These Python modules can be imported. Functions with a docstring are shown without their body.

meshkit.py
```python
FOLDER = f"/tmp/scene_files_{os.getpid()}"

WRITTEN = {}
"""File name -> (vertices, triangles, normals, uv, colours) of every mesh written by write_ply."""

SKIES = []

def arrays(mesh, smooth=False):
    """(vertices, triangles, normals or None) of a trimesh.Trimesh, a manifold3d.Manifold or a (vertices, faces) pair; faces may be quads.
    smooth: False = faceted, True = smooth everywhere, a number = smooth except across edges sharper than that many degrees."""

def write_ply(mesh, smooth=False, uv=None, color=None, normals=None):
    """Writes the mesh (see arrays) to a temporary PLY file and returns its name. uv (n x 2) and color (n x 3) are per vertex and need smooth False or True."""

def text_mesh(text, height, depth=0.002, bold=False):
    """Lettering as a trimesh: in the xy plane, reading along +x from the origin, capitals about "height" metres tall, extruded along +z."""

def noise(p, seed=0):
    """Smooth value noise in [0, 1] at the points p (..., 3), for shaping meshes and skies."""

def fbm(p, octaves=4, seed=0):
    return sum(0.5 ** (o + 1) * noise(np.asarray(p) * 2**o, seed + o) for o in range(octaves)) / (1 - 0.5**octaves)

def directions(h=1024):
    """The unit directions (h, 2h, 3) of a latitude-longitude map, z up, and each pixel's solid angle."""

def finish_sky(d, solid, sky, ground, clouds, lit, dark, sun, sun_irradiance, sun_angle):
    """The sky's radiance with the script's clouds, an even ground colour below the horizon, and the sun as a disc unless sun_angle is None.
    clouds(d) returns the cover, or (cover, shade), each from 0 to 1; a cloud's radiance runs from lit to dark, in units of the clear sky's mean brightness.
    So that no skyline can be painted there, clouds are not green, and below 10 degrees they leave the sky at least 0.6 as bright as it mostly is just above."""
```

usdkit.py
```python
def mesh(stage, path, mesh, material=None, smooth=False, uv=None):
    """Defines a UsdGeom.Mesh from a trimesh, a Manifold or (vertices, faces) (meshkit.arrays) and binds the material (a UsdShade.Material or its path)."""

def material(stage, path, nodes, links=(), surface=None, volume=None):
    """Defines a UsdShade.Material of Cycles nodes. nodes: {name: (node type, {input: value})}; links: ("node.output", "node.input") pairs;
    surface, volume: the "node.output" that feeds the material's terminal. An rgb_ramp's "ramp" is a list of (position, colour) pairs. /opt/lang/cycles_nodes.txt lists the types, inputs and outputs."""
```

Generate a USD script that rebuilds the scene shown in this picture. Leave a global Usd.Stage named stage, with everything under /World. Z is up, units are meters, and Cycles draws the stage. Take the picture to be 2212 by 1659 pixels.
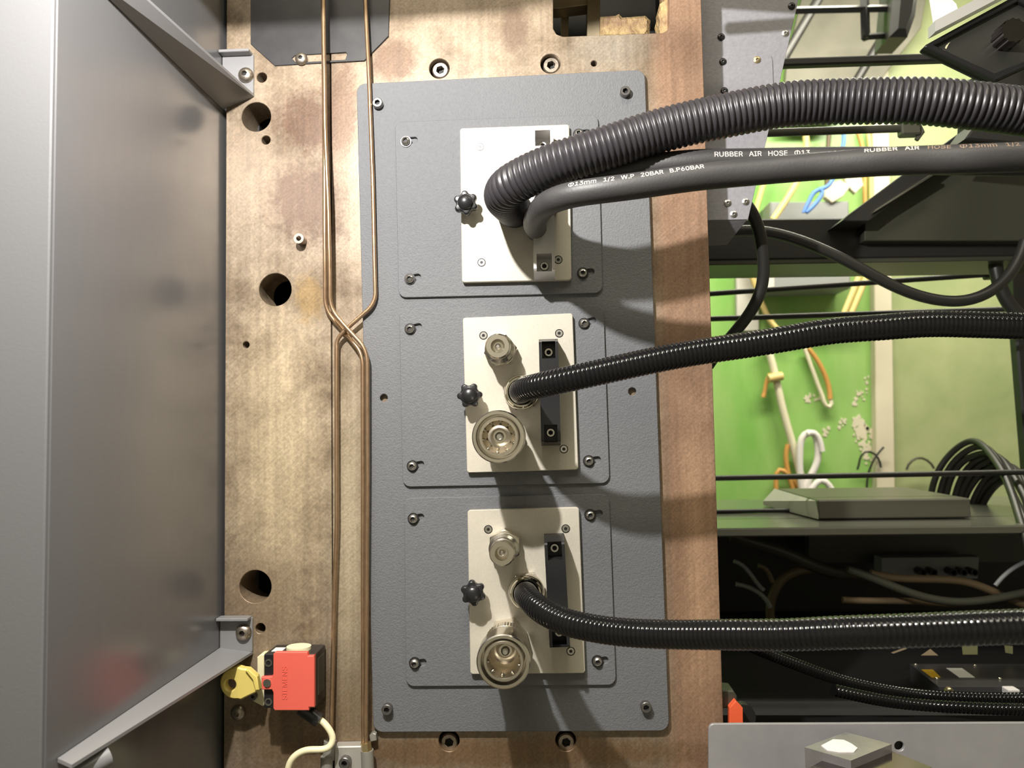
import math, random
import numpy as np, trimesh, manifold3d as m3
from scipy.interpolate import CubicSpline
from shapely.geometry import Polygon, Point, box as sbox, LineString
from shapely import affinity
from pxr import Usd, UsdGeom, UsdLux, UsdShade, Gf, Sdf
import usdkit, meshkit

random.seed(7)
rng = np.random.default_rng(7)
stage = Usd.Stage.CreateInMemory()
UsdGeom.SetStageUpAxis(stage, 'Z'); UsdGeom.SetStageMetersPerUnit(stage, 1.0)
world = UsdGeom.Xform.Define(stage, '/World'); stage.SetDefaultPrim(world.GetPrim())

# ------------------------------------------------------------------ camera
ZC = 1.2                                   # lens height above the floor
FPX, CX, CY, D = 1640.0, 1106.0, 829.5, 0.738   # focal length in pixels of 2212, principal point, distance to the steel plate
def cam_axes(yaw, pitch, roll):
    cy, sy, cp, sp = math.cos(yaw), math.sin(yaw), math.cos(pitch), math.sin(pitch)
    f = np.array([sy*cp, cy*cp, sp]); r = np.array([cy, -sy, 0.0]); u = np.cross(r, f)
    c, s = math.cos(roll), math.sin(roll)
    return c*r + s*u, -s*r + c*u, f
RT, UP, FW = cam_axes(*np.radians([-2.627, 3.092, -0.9405]))
EYE = np.array([0.0, -D, ZC])
cam = UsdGeom.Camera.Define(stage, '/World/camera')
cam.AddTransformOp().Set(Gf.Matrix4d(*RT, 0, *UP, 0, *(-FW), 0, *EYE, 1))
cam.CreateHorizontalApertureAttr(36.0); cam.CreateVerticalApertureAttr(27.0)
cam.CreateFocalLengthAttr(36.0*FPX/2212)
cam.CreateFStopAttr(8.0); cam.CreateFocusDistanceAttr(0.70)
cam.CreateClippingRangeAttr((0.02, 50.0))
cam.CreateExposureAttr(0.45)

# ------------------------------------------------------------------ lights
LAMP = np.array([-0.18, -0.49, ZC+0.41])
def rect_light(path, loc, size, rot, color, inten):
    l = UsdLux.RectLight.Define(stage, path)
    l.AddTranslateOp().Set(tuple(map(float, loc))); l.AddRotateXYZOp().Set(rot)
    l.CreateWidthAttr(size[0]); l.CreateHeightAttr(size[1]); l.CreateColorAttr(color); l.CreateIntensityAttr(inten)
    return l
KEY = 1180.0*(0.022/0.010)**2
key = UsdLux.SphereLight.Define(stage, '/World/work_lamp_light')
key.AddTranslateOp().Set(tuple(map(float, LAMP))); key.CreateRadiusAttr(0.010)
key.CreateColorAttr((1.0, 0.97, 0.93)); key.CreateIntensityAttr(KEY)
rect_light('/World/ceiling_fill_light', (-0.3, -1.5, 3.12), (1.2, 0.5), (0, 0, 0), (1.0, 0.92, 0.74), 15.0)  # unseen fill lamp, added to lift the shadows
rect_light('/World/ceiling_fill_light_001', (1.3, -0.9, 3.12), (1.2, 0.5), (0, 0, 0), (1.0, 0.92, 0.74), 5.0)  # second unseen lamp added for fill
rect_light('/World/back_tube_light', (0.75, 0.85, 2.35), (1.3, 0.12), (25, 0, 0), (1.0, 0.95, 0.78), 48.0)
dome = UsdLux.DomeLight.Define(stage, '/World/room_ambient')
dome.CreateColorAttr((1.0, 0.95, 0.85)); dome.CreateIntensityAttr(0.02)

# ------------------------------------------------------------------ pixel helpers: where the view ray of a photograph pixel meets a plane of the scene
def ray(px, py): return (px-CX)/FPX*RT - (py-CY)/FPX*UP + FW
def P(px, py, h=0.0):                      # point at height h in front of the steel plate (h < 0: behind it)
    d = ray(px, py); return EYE + d*((-h-EYE[1])/d[1])
def on(px, py, axis, val):
    d = ray(px, py); return EYE + d*((val-EYE[axis])/d[axis])
def S(h=0.0): return (D-h)/FPX             # metres per pixel at height h
def xz(pts, h=0.0): return [tuple(P(x, y, h)[[0, 2]]) for x, y in pts]
def poly(pts, h=0.0, r=0.0):
    p = Polygon(xz(pts, h))
    if r: p = p.buffer(-r*S(h)).buffer(r*S(h), quad_segs=6)
    return p
def disc(px, py, rpx, h=0.0, n=8):
    c = P(px, py, h); return Point(c[0], c[2]).buffer(rpx*S(h), quad_segs=n)

# ------------------------------------------------------------------ mesh helpers
cat = trimesh.util.concatenate
def TM(v, f): return trimesh.Trimesh(np.asarray(v, float), np.asarray(f, int), process=False)
def ring_offset(p, c):
    p = np.asarray(p, float); a, b = np.roll(p, 1, 0), np.roll(p, -1, 0)
    d1, d2 = p-a, b-p
    d1 /= np.linalg.norm(d1, axis=1, keepdims=True)+1e-12; d2 /= np.linalg.norm(d2, axis=1, keepdims=True)+1e-12
    n1, n2 = np.c_[-d1[:, 1], d1[:, 0]], np.c_[-d2[:, 1], d2[:, 0]]
    m = n1+n2; m /= np.linalg.norm(m, axis=1, keepdims=True)+1e-12
    k = np.clip((m*n1).sum(1), 0.35, 1)
    return p + m*(c/k)[:, None]
def slab(pg, yb, yf, c=0.0004):
    """Plate of outline pg (shapely, in x/z) from y = yb to the front at y = yf, front edges chamfered by c."""
    if hasattr(pg, 'geoms'): return cat([slab(g, yb, yf, c) for g in pg.geoms])
    from shapely.geometry.polygon import orient
    pg = orient(pg.simplify(1e-5), 1.0)
    rings = [np.array(r.coords)[:-1] for r in [pg.exterior, *pg.interiors]]
    ins = [ring_offset(r, c) for r in rings]
    V, Fc, n = [], [], 0
    fr = np.vstack(ins); bk = np.vstack(rings)
    tv, tf = trimesh.creation.triangulate_polygon(Polygon(ins[0], ins[1:]), engine='earcut')
    from scipy.spatial import cKDTree
    idx = cKDTree(fr).query(tv)[1]; tf = idx[np.asarray(tf)]
    ar = np.cross(fr[tf[:, 1]]-fr[tf[:, 0]], fr[tf[:, 2]]-fr[tf[:, 0]]); tf[ar < 0] = tf[ar < 0][:, ::-1]
    N = len(fr)
    V = np.vstack([np.c_[fr[:, 0], np.full(N, yf), fr[:, 1]], np.c_[bk[:, 0], np.full(N, yf+c), bk[:, 1]], np.c_[bk[:, 0], np.full(N, yb), bk[:, 1]]])
    Fc = [tf, tf[:, ::-1]+2*N]
    for r in rings:
        i = n+np.arange(len(r)); j = n+(np.arange(len(r))+1) % len(r); n += len(r)
        for o in (0, N):
            Fc += [np.c_[o+i, o+N+i, o+N+j], np.c_[o+i, o+N+j, o+j]]
    return TM(V, np.vstack(Fc))
def to_tm(mm):
    m = mm.to_mesh(); return TM(m.vert_properties[:, :3], m.tri_verts)
def place(mesh, cx, y0, cz, rot=0.0):
    """local (x, y, z) -> world: local z comes out of the plate towards the viewer"""
    m = mesh if isinstance(mesh, trimesh.Trimesh) else to_tm(mesh)
    v = m.vertices; c, s = math.cos(rot), math.sin(rot)
    x, y = v[:, 0]*c-v[:, 1]*s, v[:, 0]*s+v[:, 1]*c
    return TM(np.c_[cx+x, y0-v[:, 2], cz+y], m.faces)
def rev(profile, n=40):
    return m3.CrossSection([np.array(profile, float)]).revolve(n)
def cyl(r, z0, z1, n=40, r2=None): return m3.Manifold.cylinder(z1-z0, r, r if r2 is None else r2, n).translate((0, 0, z0))
def hexa(r, z0, z1, rot=0.0): return m3.Manifold.cylinder(z1-z0, r, r, 6).rotate((0, 0, math.degrees(rot))).translate((0, 0, z0))
def chamf_hex(r, z0, z1, rot=0.0):
    c = r*0.14
    return hexa(r, z0, z1, rot) ^ rev([(0, z0), (r*0.93, z0), (r*1.02, z0+c*.6), (r*1.02, z1-c*.6), (r*0.9, z1), (0, z1)], 48)
def mbox(x0, x1, y0, y1, z0, z1): return m3.Manifold.cube((x1-x0, y1-y0, z1-z0)).translate((x0, y0, z0))
def tbox(x0, x1, y0, y1, z0, z1, c=0.0):
    if not c: return to_tm(mbox(x0, x1, y0, y1, z0, z1))
    pts = [(x, y, z) for a in (0, 1, 2) for x in (x0+(a != 0)*c, x1-(a != 0)*c) for y in (y0+(a != 1)*c, y1-(a != 1)*c) for z in (z0+(a != 2)*c, z1-(a != 2)*c)]
    return to_tm(m3.Manifold.hull_points(np.array(pts)))
def hull(pts): return to_tm(m3.Manifold.hull_points(np.array(pts, float)))
def spline(pts, step):
    p = np.asarray(pts, float); d = np.r_[0, np.cumsum(np.linalg.norm(np.diff(p, axis=0), axis=1))]
    cs = CubicSpline(d, p); t = np.linspace(0, d[-1], 400); q = cs(t)
    L = np.r_[0, np.cumsum(np.linalg.norm(np.diff(q, axis=0), axis=1))]
    n = max(8, int(L[-1]/step)); tt = np.interp(np.linspace(0, L[-1], n), L, t)
    return cs(tt), L[-1]
def frames(p, ref=None):
    t = np.gradient(p, axis=0); t /= np.linalg.norm(t, axis=1, keepdims=True)
    a = np.array([0, 0, 1.0]) if ref is None else np.asarray(ref, float)
    A = np.zeros_like(p)
    for i in range(len(p)):
        a = a-t[i]*(a@t[i]); a = a/np.linalg.norm(a); A[i] = a
    return t, A, np.cross(t, A)
def sweep(p, rad, sides=20, ref=None):
    t, A, B = frames(p, ref); rad = np.broadcast_to(rad, (len(p),))
    ang = np.arange(sides)*2*math.pi/sides
    v = p[:, None]+rad[:, None, None]*(np.cos(ang)[None, :, None]*A[:, None]+np.sin(ang)[None, :, None]*B[:, None])
    n = len(p); i, j = np.meshgrid(np.arange(n-1), np.arange(sides), indexing='ij')
    a, b, c, d = i*sides+j, i*sides+(j+1) % sides, (i+1)*sides+(j+1) % sides, (i+1)*sides+j
    f = np.vstack([np.stack([a, b, c], -1).reshape(-1, 3), np.stack([a, c, d], -1).reshape(-1, 3)])
    V = np.vstack([v.reshape(-1, 3), p[0], p[-1]]); k = n*sides; js = np.arange(sides)
    f = np.vstack([f, np.c_[np.full(sides, k), (js+1) % sides, js], np.c_[np.full(sides, k+1), (n-1)*sides+js, (n-1)*sides+(js+1) % sides]])
    return TM(V, f)
def tube_px(pts, r, step=0.004, sides=16):
    return sweep(spline([P(*q) for q in pts], step)[0], r, sides)
def round_path(pts, rr, step=0.0015):
    """polyline with rounded bends (pipe bending)"""
    p = [np.asarray(q, float) for q in pts]; out = [p[0]]
    for a, b, c in zip(p, p[1:], p[2:]):
        u, w = (a-b), (c-b); lu, lw = np.linalg.norm(u), np.linalg.norm(w); u, w = u/lu, w/lw
        k = min(rr, .45*lu, .45*lw)
        s, e = b+u*k, b+w*k
        for t in np.linspace(0, 1, 7): out.append((1-t)**2*s+2*t*(1-t)*b+t*t*e)
    out.append(p[-1]); return np.array(out)
def text_on(path, s0, text, height, angle, r, lift=0.00012, gap=1.0):
    """Lettering printed round a hose: x runs along the hose, y round it (angle 0 = frame's A axis)."""
    t, A, B = frames(path); L = np.r_[0, np.cumsum(np.linalg.norm(np.diff(path, axis=0), axis=1))]
    m = meshkit.text_mesh(text, height, 0.0001)
    m = m.subdivide_to_size(height*0.35) if hasattr(m, 'subdivide_to_size') else m
    v = m.vertices; s = s0+v[:, 0]*gap
    pp = np.stack([np.interp(s, L, path[:, k]) for k in range(3)], 1)
    Ai = np.stack([np.interp(s, L, A[:, k]) for k in range(3)], 1); Bi = np.stack([np.interp(s, L, B[:, k]) for k in range(3)], 1)
    ph = angle-(v[:, 1]-height/2)/r; rr = r+lift+v[:, 2]
    return TM(pp+rr[:, None]*(np.cos(ph)[:, None]*Ai+np.sin(ph)[:, None]*Bi), m.faces)

# ------------------------------------------------------------------ scene helpers
used = {}
def path_for(parent, name):
    k = (parent, name); n = used.get(k, 0); used[k] = n+1
    return f'{parent}/{name}' + (f'_{n:03d}' if n else '')
class Thing:
    def __init__(self, name, label=None, category=None, loc=(0, 0, 0), group=None, kind=None):
        self.path = path_for('/World', name); self.loc = np.asarray(loc, float)
        x = UsdGeom.Xform.Define(stage, self.path); x.AddTranslateOp().Set(tuple(map(float, self.loc)))
        tag(x.GetPrim(), label, category, group, kind)
    def add(self, name, mesh, mat, smooth=30, label=None, kind=None, under=None):
        pth = path_for(under or self.path, name)
        mm = TM(mesh.vertices-self.loc, mesh.faces)
        q = usdkit.mesh(stage, pth, mm, M[mat], smooth=smooth).GetPrim()
        tag(q, label, None, None, kind); return pth
def screw(th, name, head, x, y, z, mat_, hexr, h, rot, label=None):
    q = th.add(name, place(head, x, y, z), mat_, label=label)
    th.add('socket_shade', place(hexa(hexr*.97, h*.35, h*.35+.0002, rot), x, y, z), 'cavity', under=q)  # dark disc paints the shade inside the hex recess
def tag(prim, label=None, category=None, group=None, kind=None):
    for k, v in (('label', label), ('category', category), ('group', group), ('kind', kind)):
        if v: prim.SetCustomDataByKey(k, v)
def single(name, mesh, mat, label=None, category=None, group=None, kind=None, smooth=30, base=None):
    loc = mesh.bounds.mean(0) if base is None else np.asarray(base, float)
    pth = path_for('/World', name)
    q = usdkit.mesh(stage, pth, TM(mesh.vertices-loc, mesh.faces), M[mat], smooth=smooth)
    UsdGeom.Xformable(q).AddTranslateOp().Set(tuple(map(float, loc)))
    tag(q.GetPrim(), label, category, group, kind); return q

# ------------------------------------------------------------------ materials
M = {}
def mat(name, color, rough=0.5, metal=0.0, bump=None, vary=None, coat=0.0, spec=0.5, ior=1.5, emit=None, rvary=None, stretch=None, extra=None):
    """bump = (scale, strength, distance); vary = (scale, colour2, contrast); stretch = scale of the texture along x, y, z"""
    n = {'p': ('principled_bsdf', {'base_color': color, 'roughness': rough, 'metallic': metal, 'coat_weight': coat, 'specular_ior_level': spec, 'ior': ior}),
         'g': ('geometry', {})}
    l = []
    src = 'g.position'
    if stretch:
        n['mp'] = ('mapping', {'scale': stretch}); l.append(('g.position', 'mp.vector')); src = 'mp.vector'
    if bump:
        n['bn'] = ('noise_texture', {'scale': bump[0], 'detail': 3.0}); n['bp'] = ('bump', {'strength': bump[1], 'distance': bump[2]})
        l += [('g.position', 'bn.vector'), ('bn.fac', 'bp.height'), ('bp.normal', 'p.normal')]
    if vary:
        n['vn'] = ('noise_texture', {'scale': vary[0], 'detail': 5.0, 'roughness': 0.6})
        k = vary[2] if len(vary) > 2 else 0.5
        n['vr'] = ('rgb_ramp', {'ramp': [(0.5-k/2, color), (0.5+k/2, vary[1])]})
        l += [(src, 'vn.vector'), ('vn.fac', 'vr.fac'), ('vr.color', 'p.base_color')]
    if rvary:
        n['rn'] = ('noise_texture', {'scale': rvary[0], 'detail': 4.0}); n['rm'] = ('map_range', {'from_min': 0.3, 'from_max': 0.7, 'to_min': rvary[1], 'to_max': rvary[2]})
        l += [(src, 'rn.vector'), ('rn.fac', 'rm.value'), ('rm.result', 'p.roughness')]
    if emit: n['p'][1].update({'emission_color': emit[0], 'emission_strength': emit[1]})
    M[name] = usdkit.material(stage, '/World/Looks/'+name, n, l, surface='p.BSDF')

mat('panel_grey', (0.125, 0.127, 0.135), 0.6, spec=0.3, bump=(620, 0.9, 0.0006), vary=(300, (0.15, 0.152, 0.16), .6))
mat('cream_aluminium', (0.53, 0.49, 0.41), 0.45, bump=(1500, 0.15, 0.0003), vary=(700, (0.46, 0.425, 0.35), .5))
mat('silver_aluminium', (0.62, 0.60, 0.58), 0.32, metal=0.35, bump=(1200, 0.1, 0.0003))
mat('black_plastic', (0.014, 0.0135, 0.015), 0.3, bump=(1200, 0.12, 0.0003))
mat('black_steel', (0.035, 0.033, 0.034), 0.32, metal=0.6)
mat('dark_zinc', (0.2, 0.19, 0.185), 0.3, metal=0.8)
mat('zinc', (0.62, 0.60, 0.56), 0.28, metal=1.0)
mat('worn_zinc', (0.42, 0.37, 0.31), 0.36, metal=0.9, vary=(400, (0.28, 0.23, 0.19), .5))
mat('stainless', (0.82, 0.765, 0.675), 0.2, metal=1.0)
mat('chrome', (0.62, 0.585, 0.51), 0.08, metal=1.0)
mat('dull_zinc', (0.27, 0.26, 0.23), 0.4, metal=0.2)
mat('dull_alu', (0.42, 0.40, 0.36), 0.4, metal=0.3)
mat('brass', (0.62, 0.5, 0.28), 0.3, metal=0.9)
mat('conduit_matte', (0.030, 0.027, 0.031), 0.37, bump=(700, .1, .0004))
mat('conduit_gloss', (0.006, 0.006, 0.0065), 0.14, spec=0.4)
mat('rubber', (0.032, 0.031, 0.033), 0.5, bump=(600, .25, .0005), vary=(60, (0.05, 0.047, 0.046), .5), stretch=(0.25, 1, 1))
mat('print_white', (0.75, 0.68, 0.6), 0.6)
mat('print_faded', (0.3, 0.21, 0.15), 0.6)
mat('bronze_tube', (0.58, 0.40, 0.25), 0.3, metal=0.85, vary=(120, (0.42, 0.27, 0.16), .5))
mat('guard_paint', (0.12, 0.119, 0.122), 0.24, ior=1.95, rvary=(8, .2, .34), stretch=(1, 1.2, .35))
mat('guard_paint_rough', (0.13, 0.129, 0.133), 0.5, bump=(500, .2, .0004))
mat('bracket_paint', (0.21, 0.207, 0.21), 0.34)
mat('blackened_sheet', (0.024, 0.023, 0.026), 0.4, metal=0.2, vary=(50, (0.042, 0.04, 0.041), .5))
mat('cavity', (0.012, 0.011, 0.011), 0.6)
mat('side_sheet', (0.30, 0.295, 0.325), 0.45, metal=0.1, bump=(450, .3, .0006), vary=(250, (0.24, 0.235, 0.26), .5))
mat('green_paint', (0.19, 0.43, 0.085), 0.35, vary=(3.5, (0.33, 0.52, 0.17), .4), stretch=(2.2, 1, .7))
mat('sage_paint', (0.27, 0.34, 0.15), 0.5, vary=(6, (0.42, 0.45, 0.24), .5))
mat('plaster', (0.6, 0.55, 0.42), 0.6, vary=(9, (0.68, 0.62, 0.48), .5))
mat('room_wall', (0.55, 0.53, 0.48), 0.7)
mat('concrete', (0.3, 0.29, 0.26), 0.6, vary=(4, (0.22, 0.21, 0.19), .6))
mat('cream_pipe', (0.75, 0.7, 0.52), 0.4)
mat('orange_cable', (0.62, 0.33, 0.09), 0.45)
mat('yellow_cable', (0.72, 0.55, 0.22), 0.45)
mat('blue_cord', (0.08, 0.2, 0.55), 0.5)
mat('tan_cable', (0.12, 0.085, 0.045), 0.5)
mat('dark_cable', (0.02, 0.019, 0.017), 0.42)
mat('box_grey', (0.26, 0.27, 0.27), 0.45)
mat('pale_grey', (0.6, 0.58, 0.53), 0.5)
mat('black_beam', (0.018, 0.017, 0.016), 0.45)
mat('olive_dark', (0.05, 0.05, 0.036), 0.35)
mat('cabinet_top', (0.12, 0.12, 0.10), 0.2, ior=1.9)
mat('cover_olive', (0.085, 0.082, 0.062), 0.35)
mat('device_face', (0.03, 0.03, 0.026), 0.4)
mat('dark_chrome', (0.22, 0.19, 0.20), 0.16, metal=1.0)
mat('box_dark', (0.055, 0.053, 0.054), 0.35)
mat('shade_board', (0.13, 0.125, 0.095), 0.6, vary=(8, (0.19, 0.18, 0.14), .5))
mat('satin_steel', (0.46, 0.44, 0.45), 0.28, metal=0.7, vary=(60, (0.36, 0.34, 0.34), .4))
mat('paper', (0.78, 0.74, 0.72), 0.6)
mat('red_plastic', (0.72, 0.12, 0.085), 0.45, bump=(900, .05, .0003))
mat('orange_red', (0.85, 0.13, 0.05), 0.45)
mat('yellow_plastic', (0.72, 0.58, 0.16), 0.35)
mat('cream_plastic', (0.78, 0.72, 0.47), 0.45)
mat('label_white', (0.75, 0.74, 0.7), 0.5)
mat('label_yellow', (0.62, 0.38, 0.03), 0.5)
mat('label_olive', (0.2, 0.2, 0.1), 0.5)
mat('label_beige', (0.35, 0.27, 0.17), 0.5)
mat('rusty_casting', (0.5, 0.36, 0.16), 0.7, bump=(120, .8, .006), vary=(60, (0.22, 0.13, 0.08), .35))
mat('machined_bar', (0.55, 0.47, 0.33), 0.35, metal=0.4, vary=(30, (0.4, 0.32, 0.2), .5), stretch=(1, 1, .1))
mat('lower_sheet', (0.24, 0.235, 0.245), 0.38, bump=(250, .1, .0006), vary=(25, (0.32, 0.31, 0.315), .6))
mat('rust_edge', (0.30, 0.16, 0.09), 0.6, vary=(80, (0.16, 0.09, 0.06), .5))

def steel_material(name):
    """Oxidised ground steel: tan metal with rust patches and painted sheen at their own places, fine scratches and speckle."""
    n = {'g': ('geometry', {}), 'p': ('principled_bsdf', {'metallic': 0.3, 'roughness': 0.5}),
         'n1': ('noise_texture', {'scale': 22, 'detail': 6.0, 'roughness': .65}), 'n2': ('noise_texture', {'scale': 420, 'detail': 3.0}), 'n3': ('noise_texture', {'scale': 120, 'detail': 5.0, 'roughness': .7}), 'nm': ('mix_float', {'fac': .42}),
         'mv': ('mapping', {'scale': (160, 1, 5)}), 'nv': ('noise_texture', {'scale': 1, 'detail': 3.0}),
         'mh': ('mapping', {'scale': (1, 1, 1), 'rotation': (0, 0.75, 0)}), 'mh2': ('mapping', {'scale': (14, 1, 600)}), 'nh': ('noise_texture', {'scale': 1, 'detail': 2.0}),
         'base': ('rgb_ramp', {'ramp': [(0.3, (0.155, 0.11, 0.072)), (0.5, (0.24, 0.182, 0.125)), (0.7, (0.31, 0.245, 0.178))]}),
         'speck': ('map_range', {'from_min': 0.35, 'from_max': 0.65, 'to_min': 0.86, 'to_max': 1.11}),
         'streak': ('map_range', {'from_min': 0.3, 'from_max': 0.7, 'to_min': 0.84, 'to_max': 1.12}),
         'scr': ('map_range', {'from_min': 0.3, 'from_max': 0.7, 'to_min': 0.9, 'to_max': 1.08}),
         'm1': ('math', {'math_type': 'multiply'}), 'm2': ('math', {'math_type': 'multiply'}),
         'mul': ('mix', {'mix_type': 'multiply', 'fac': 1.0}), 'cmb': ('combine_color', {}),
         'sx': ('separate_xyz', {}), 'bp': ('bump', {'strength': .14, 'distance': .0005}),
         'rr': ('map_range', {'from_min': .3, 'from_max': .7, 'to_min': .32, 'to_max': .52})}
    l = [('g.position', 'n1.vector'), ('g.position', 'n2.vector'), ('g.position', 'mv.vector'), ('mv.vector', 'nv.vector'),
         ('g.position', 'mh.vector'), ('mh.vector', 'mh2.vector'), ('mh2.vector', 'nh.vector'),
         ('n1.fac', 'base.fac'), ('n2.fac', 'speck.value'), ('nv.fac', 'streak.value'), ('nh.fac', 'scr.value'),
         ('speck.result', 'm1.value1'), ('streak.result', 'm1.value2'), ('m1.value', 'm2.value1'), ('scr.result', 'm2.value2'),
         ('m2.value', 'cmb.r'), ('m2.value', 'cmb.g'), ('m2.value', 'cmb.b'), ('cmb.color', 'mul.color2'),
         ('n2.fac', 'bp.height'), ('bp.normal', 'p.normal'), ('n1.fac', 'rr.value'), ('rr.result', 'p.roughness'), ('g.position', 'sx.vector')]
    last = 'base.color'
    l += [('g.position', 'n3.vector'), ('n1.fac', 'nm.a'), ('n3.fac', 'nm.b')]
    # smoother brown oxide along the right-hand edge
    xe = P(1435, 830)[0]
    n['er'] = ('map_range', {'from_min': xe-.012, 'from_max': xe+.006, 'to_min': 0, 'to_max': .85, 'clamp': True})
    n['ex'] = ('mix', {'mix_type': 'mix', 'color2': (0.30, 0.178, 0.115)})
    l += [('sx.x', 'er.value'), ('er.result', 'ex.fac'), (last, 'ex.color1')]
    last = 'ex.color'
    # first three patches paint bright sheen into the colour, the rest are rust and grey: (pixel centre, radius in px x/z, colour, strength)
    stains_and_sheen = [((600, 1010), (150, 500), (0.50, 0.395, 0.255), .9), ((752, 1150), (60, 520), (0.44, 0.365, 0.25), .85), ((1510, 1220), (60, 460), (0.48, 0.30, 0.185), .8), ((1310, 105), (130, 70), (0.25, 0.215, 0.172), .85), ((660, 265), (90, 90), (0.105, 0.058, 0.034), .95), ((665, 430), (110, 110), (0.11, 0.066, 0.042), .9), ((735, 240), (50, 150), (0.13, 0.075, 0.045), .85),
              ((850, 130), (60, 60), (0.12, 0.066, 0.038), .85), ((1110, 60), (40, 70), (0.13, 0.08, 0.052), .8), ((670, 640), (45, 60), (0.26, 0.165, 0.06), .75),
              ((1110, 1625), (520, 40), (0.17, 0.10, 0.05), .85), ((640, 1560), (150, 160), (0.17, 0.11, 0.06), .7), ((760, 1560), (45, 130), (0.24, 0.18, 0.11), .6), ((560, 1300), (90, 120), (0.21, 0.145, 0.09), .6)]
    for k, ((px, py), (rx, rz), col, st) in enumerate(stains_and_sheen):
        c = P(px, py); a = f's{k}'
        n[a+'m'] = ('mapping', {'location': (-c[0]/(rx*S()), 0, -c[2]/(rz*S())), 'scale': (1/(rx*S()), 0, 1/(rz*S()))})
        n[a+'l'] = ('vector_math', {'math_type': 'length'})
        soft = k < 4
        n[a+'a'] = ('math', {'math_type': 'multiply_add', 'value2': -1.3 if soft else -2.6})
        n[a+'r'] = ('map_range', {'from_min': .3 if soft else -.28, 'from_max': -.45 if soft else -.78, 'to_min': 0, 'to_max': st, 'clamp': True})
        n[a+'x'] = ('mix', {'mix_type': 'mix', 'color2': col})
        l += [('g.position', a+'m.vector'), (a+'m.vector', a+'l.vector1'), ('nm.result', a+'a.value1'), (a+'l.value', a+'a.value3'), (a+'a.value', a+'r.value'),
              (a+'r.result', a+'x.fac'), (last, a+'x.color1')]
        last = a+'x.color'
    l += [(last, 'mul.color1'), ('mul.color', 'p.base_color')]
    M[name] = usdkit.material(stage, '/World/Looks/'+name, n, l, surface='p.BSDF')
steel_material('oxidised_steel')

# ================================================================== THE ROOM
YW = 1.5                                   # green workshop wall behind the machine
single('floor', tbox(-2.6, 3.2, -3.0, YW, -0.1, 0), 'concrete', 'grey concrete workshop floor', kind='structure')
single('ceiling', tbox(-2.6, 3.2, -3.0, YW, 3.2, 3.3), 'room_wall', 'pale workshop ceiling', kind='structure')
single('wall_front', tbox(-2.6, 3.2, -3.1, -3.0, 0, 3.2), 'room_wall', 'plain wall behind the viewer', kind='structure')
single('wall_left', tbox(-2.7, -2.6, -3.0, YW, 0, 3.2), 'room_wall', 'plain wall to the left', kind='structure')
single('wall_right', tbox(3.2, 3.3, -3.0, YW, 0, 3.2), 'room_wall', 'plain wall to the right', kind='structure')
xs = P(1905, 830, -YW)[0]
single('wall_back', tbox(-2.6, xs, YW, YW+.1, 0, 3.2), 'green_paint', 'bright green painted wall behind the machine', kind='structure')
single('wall_back', tbox(xs, 3.2, YW, YW+.1, 0, 3.2), 'sage_paint', 'dull sage part of the back wall right of the cream strip', kind='structure')

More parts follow.
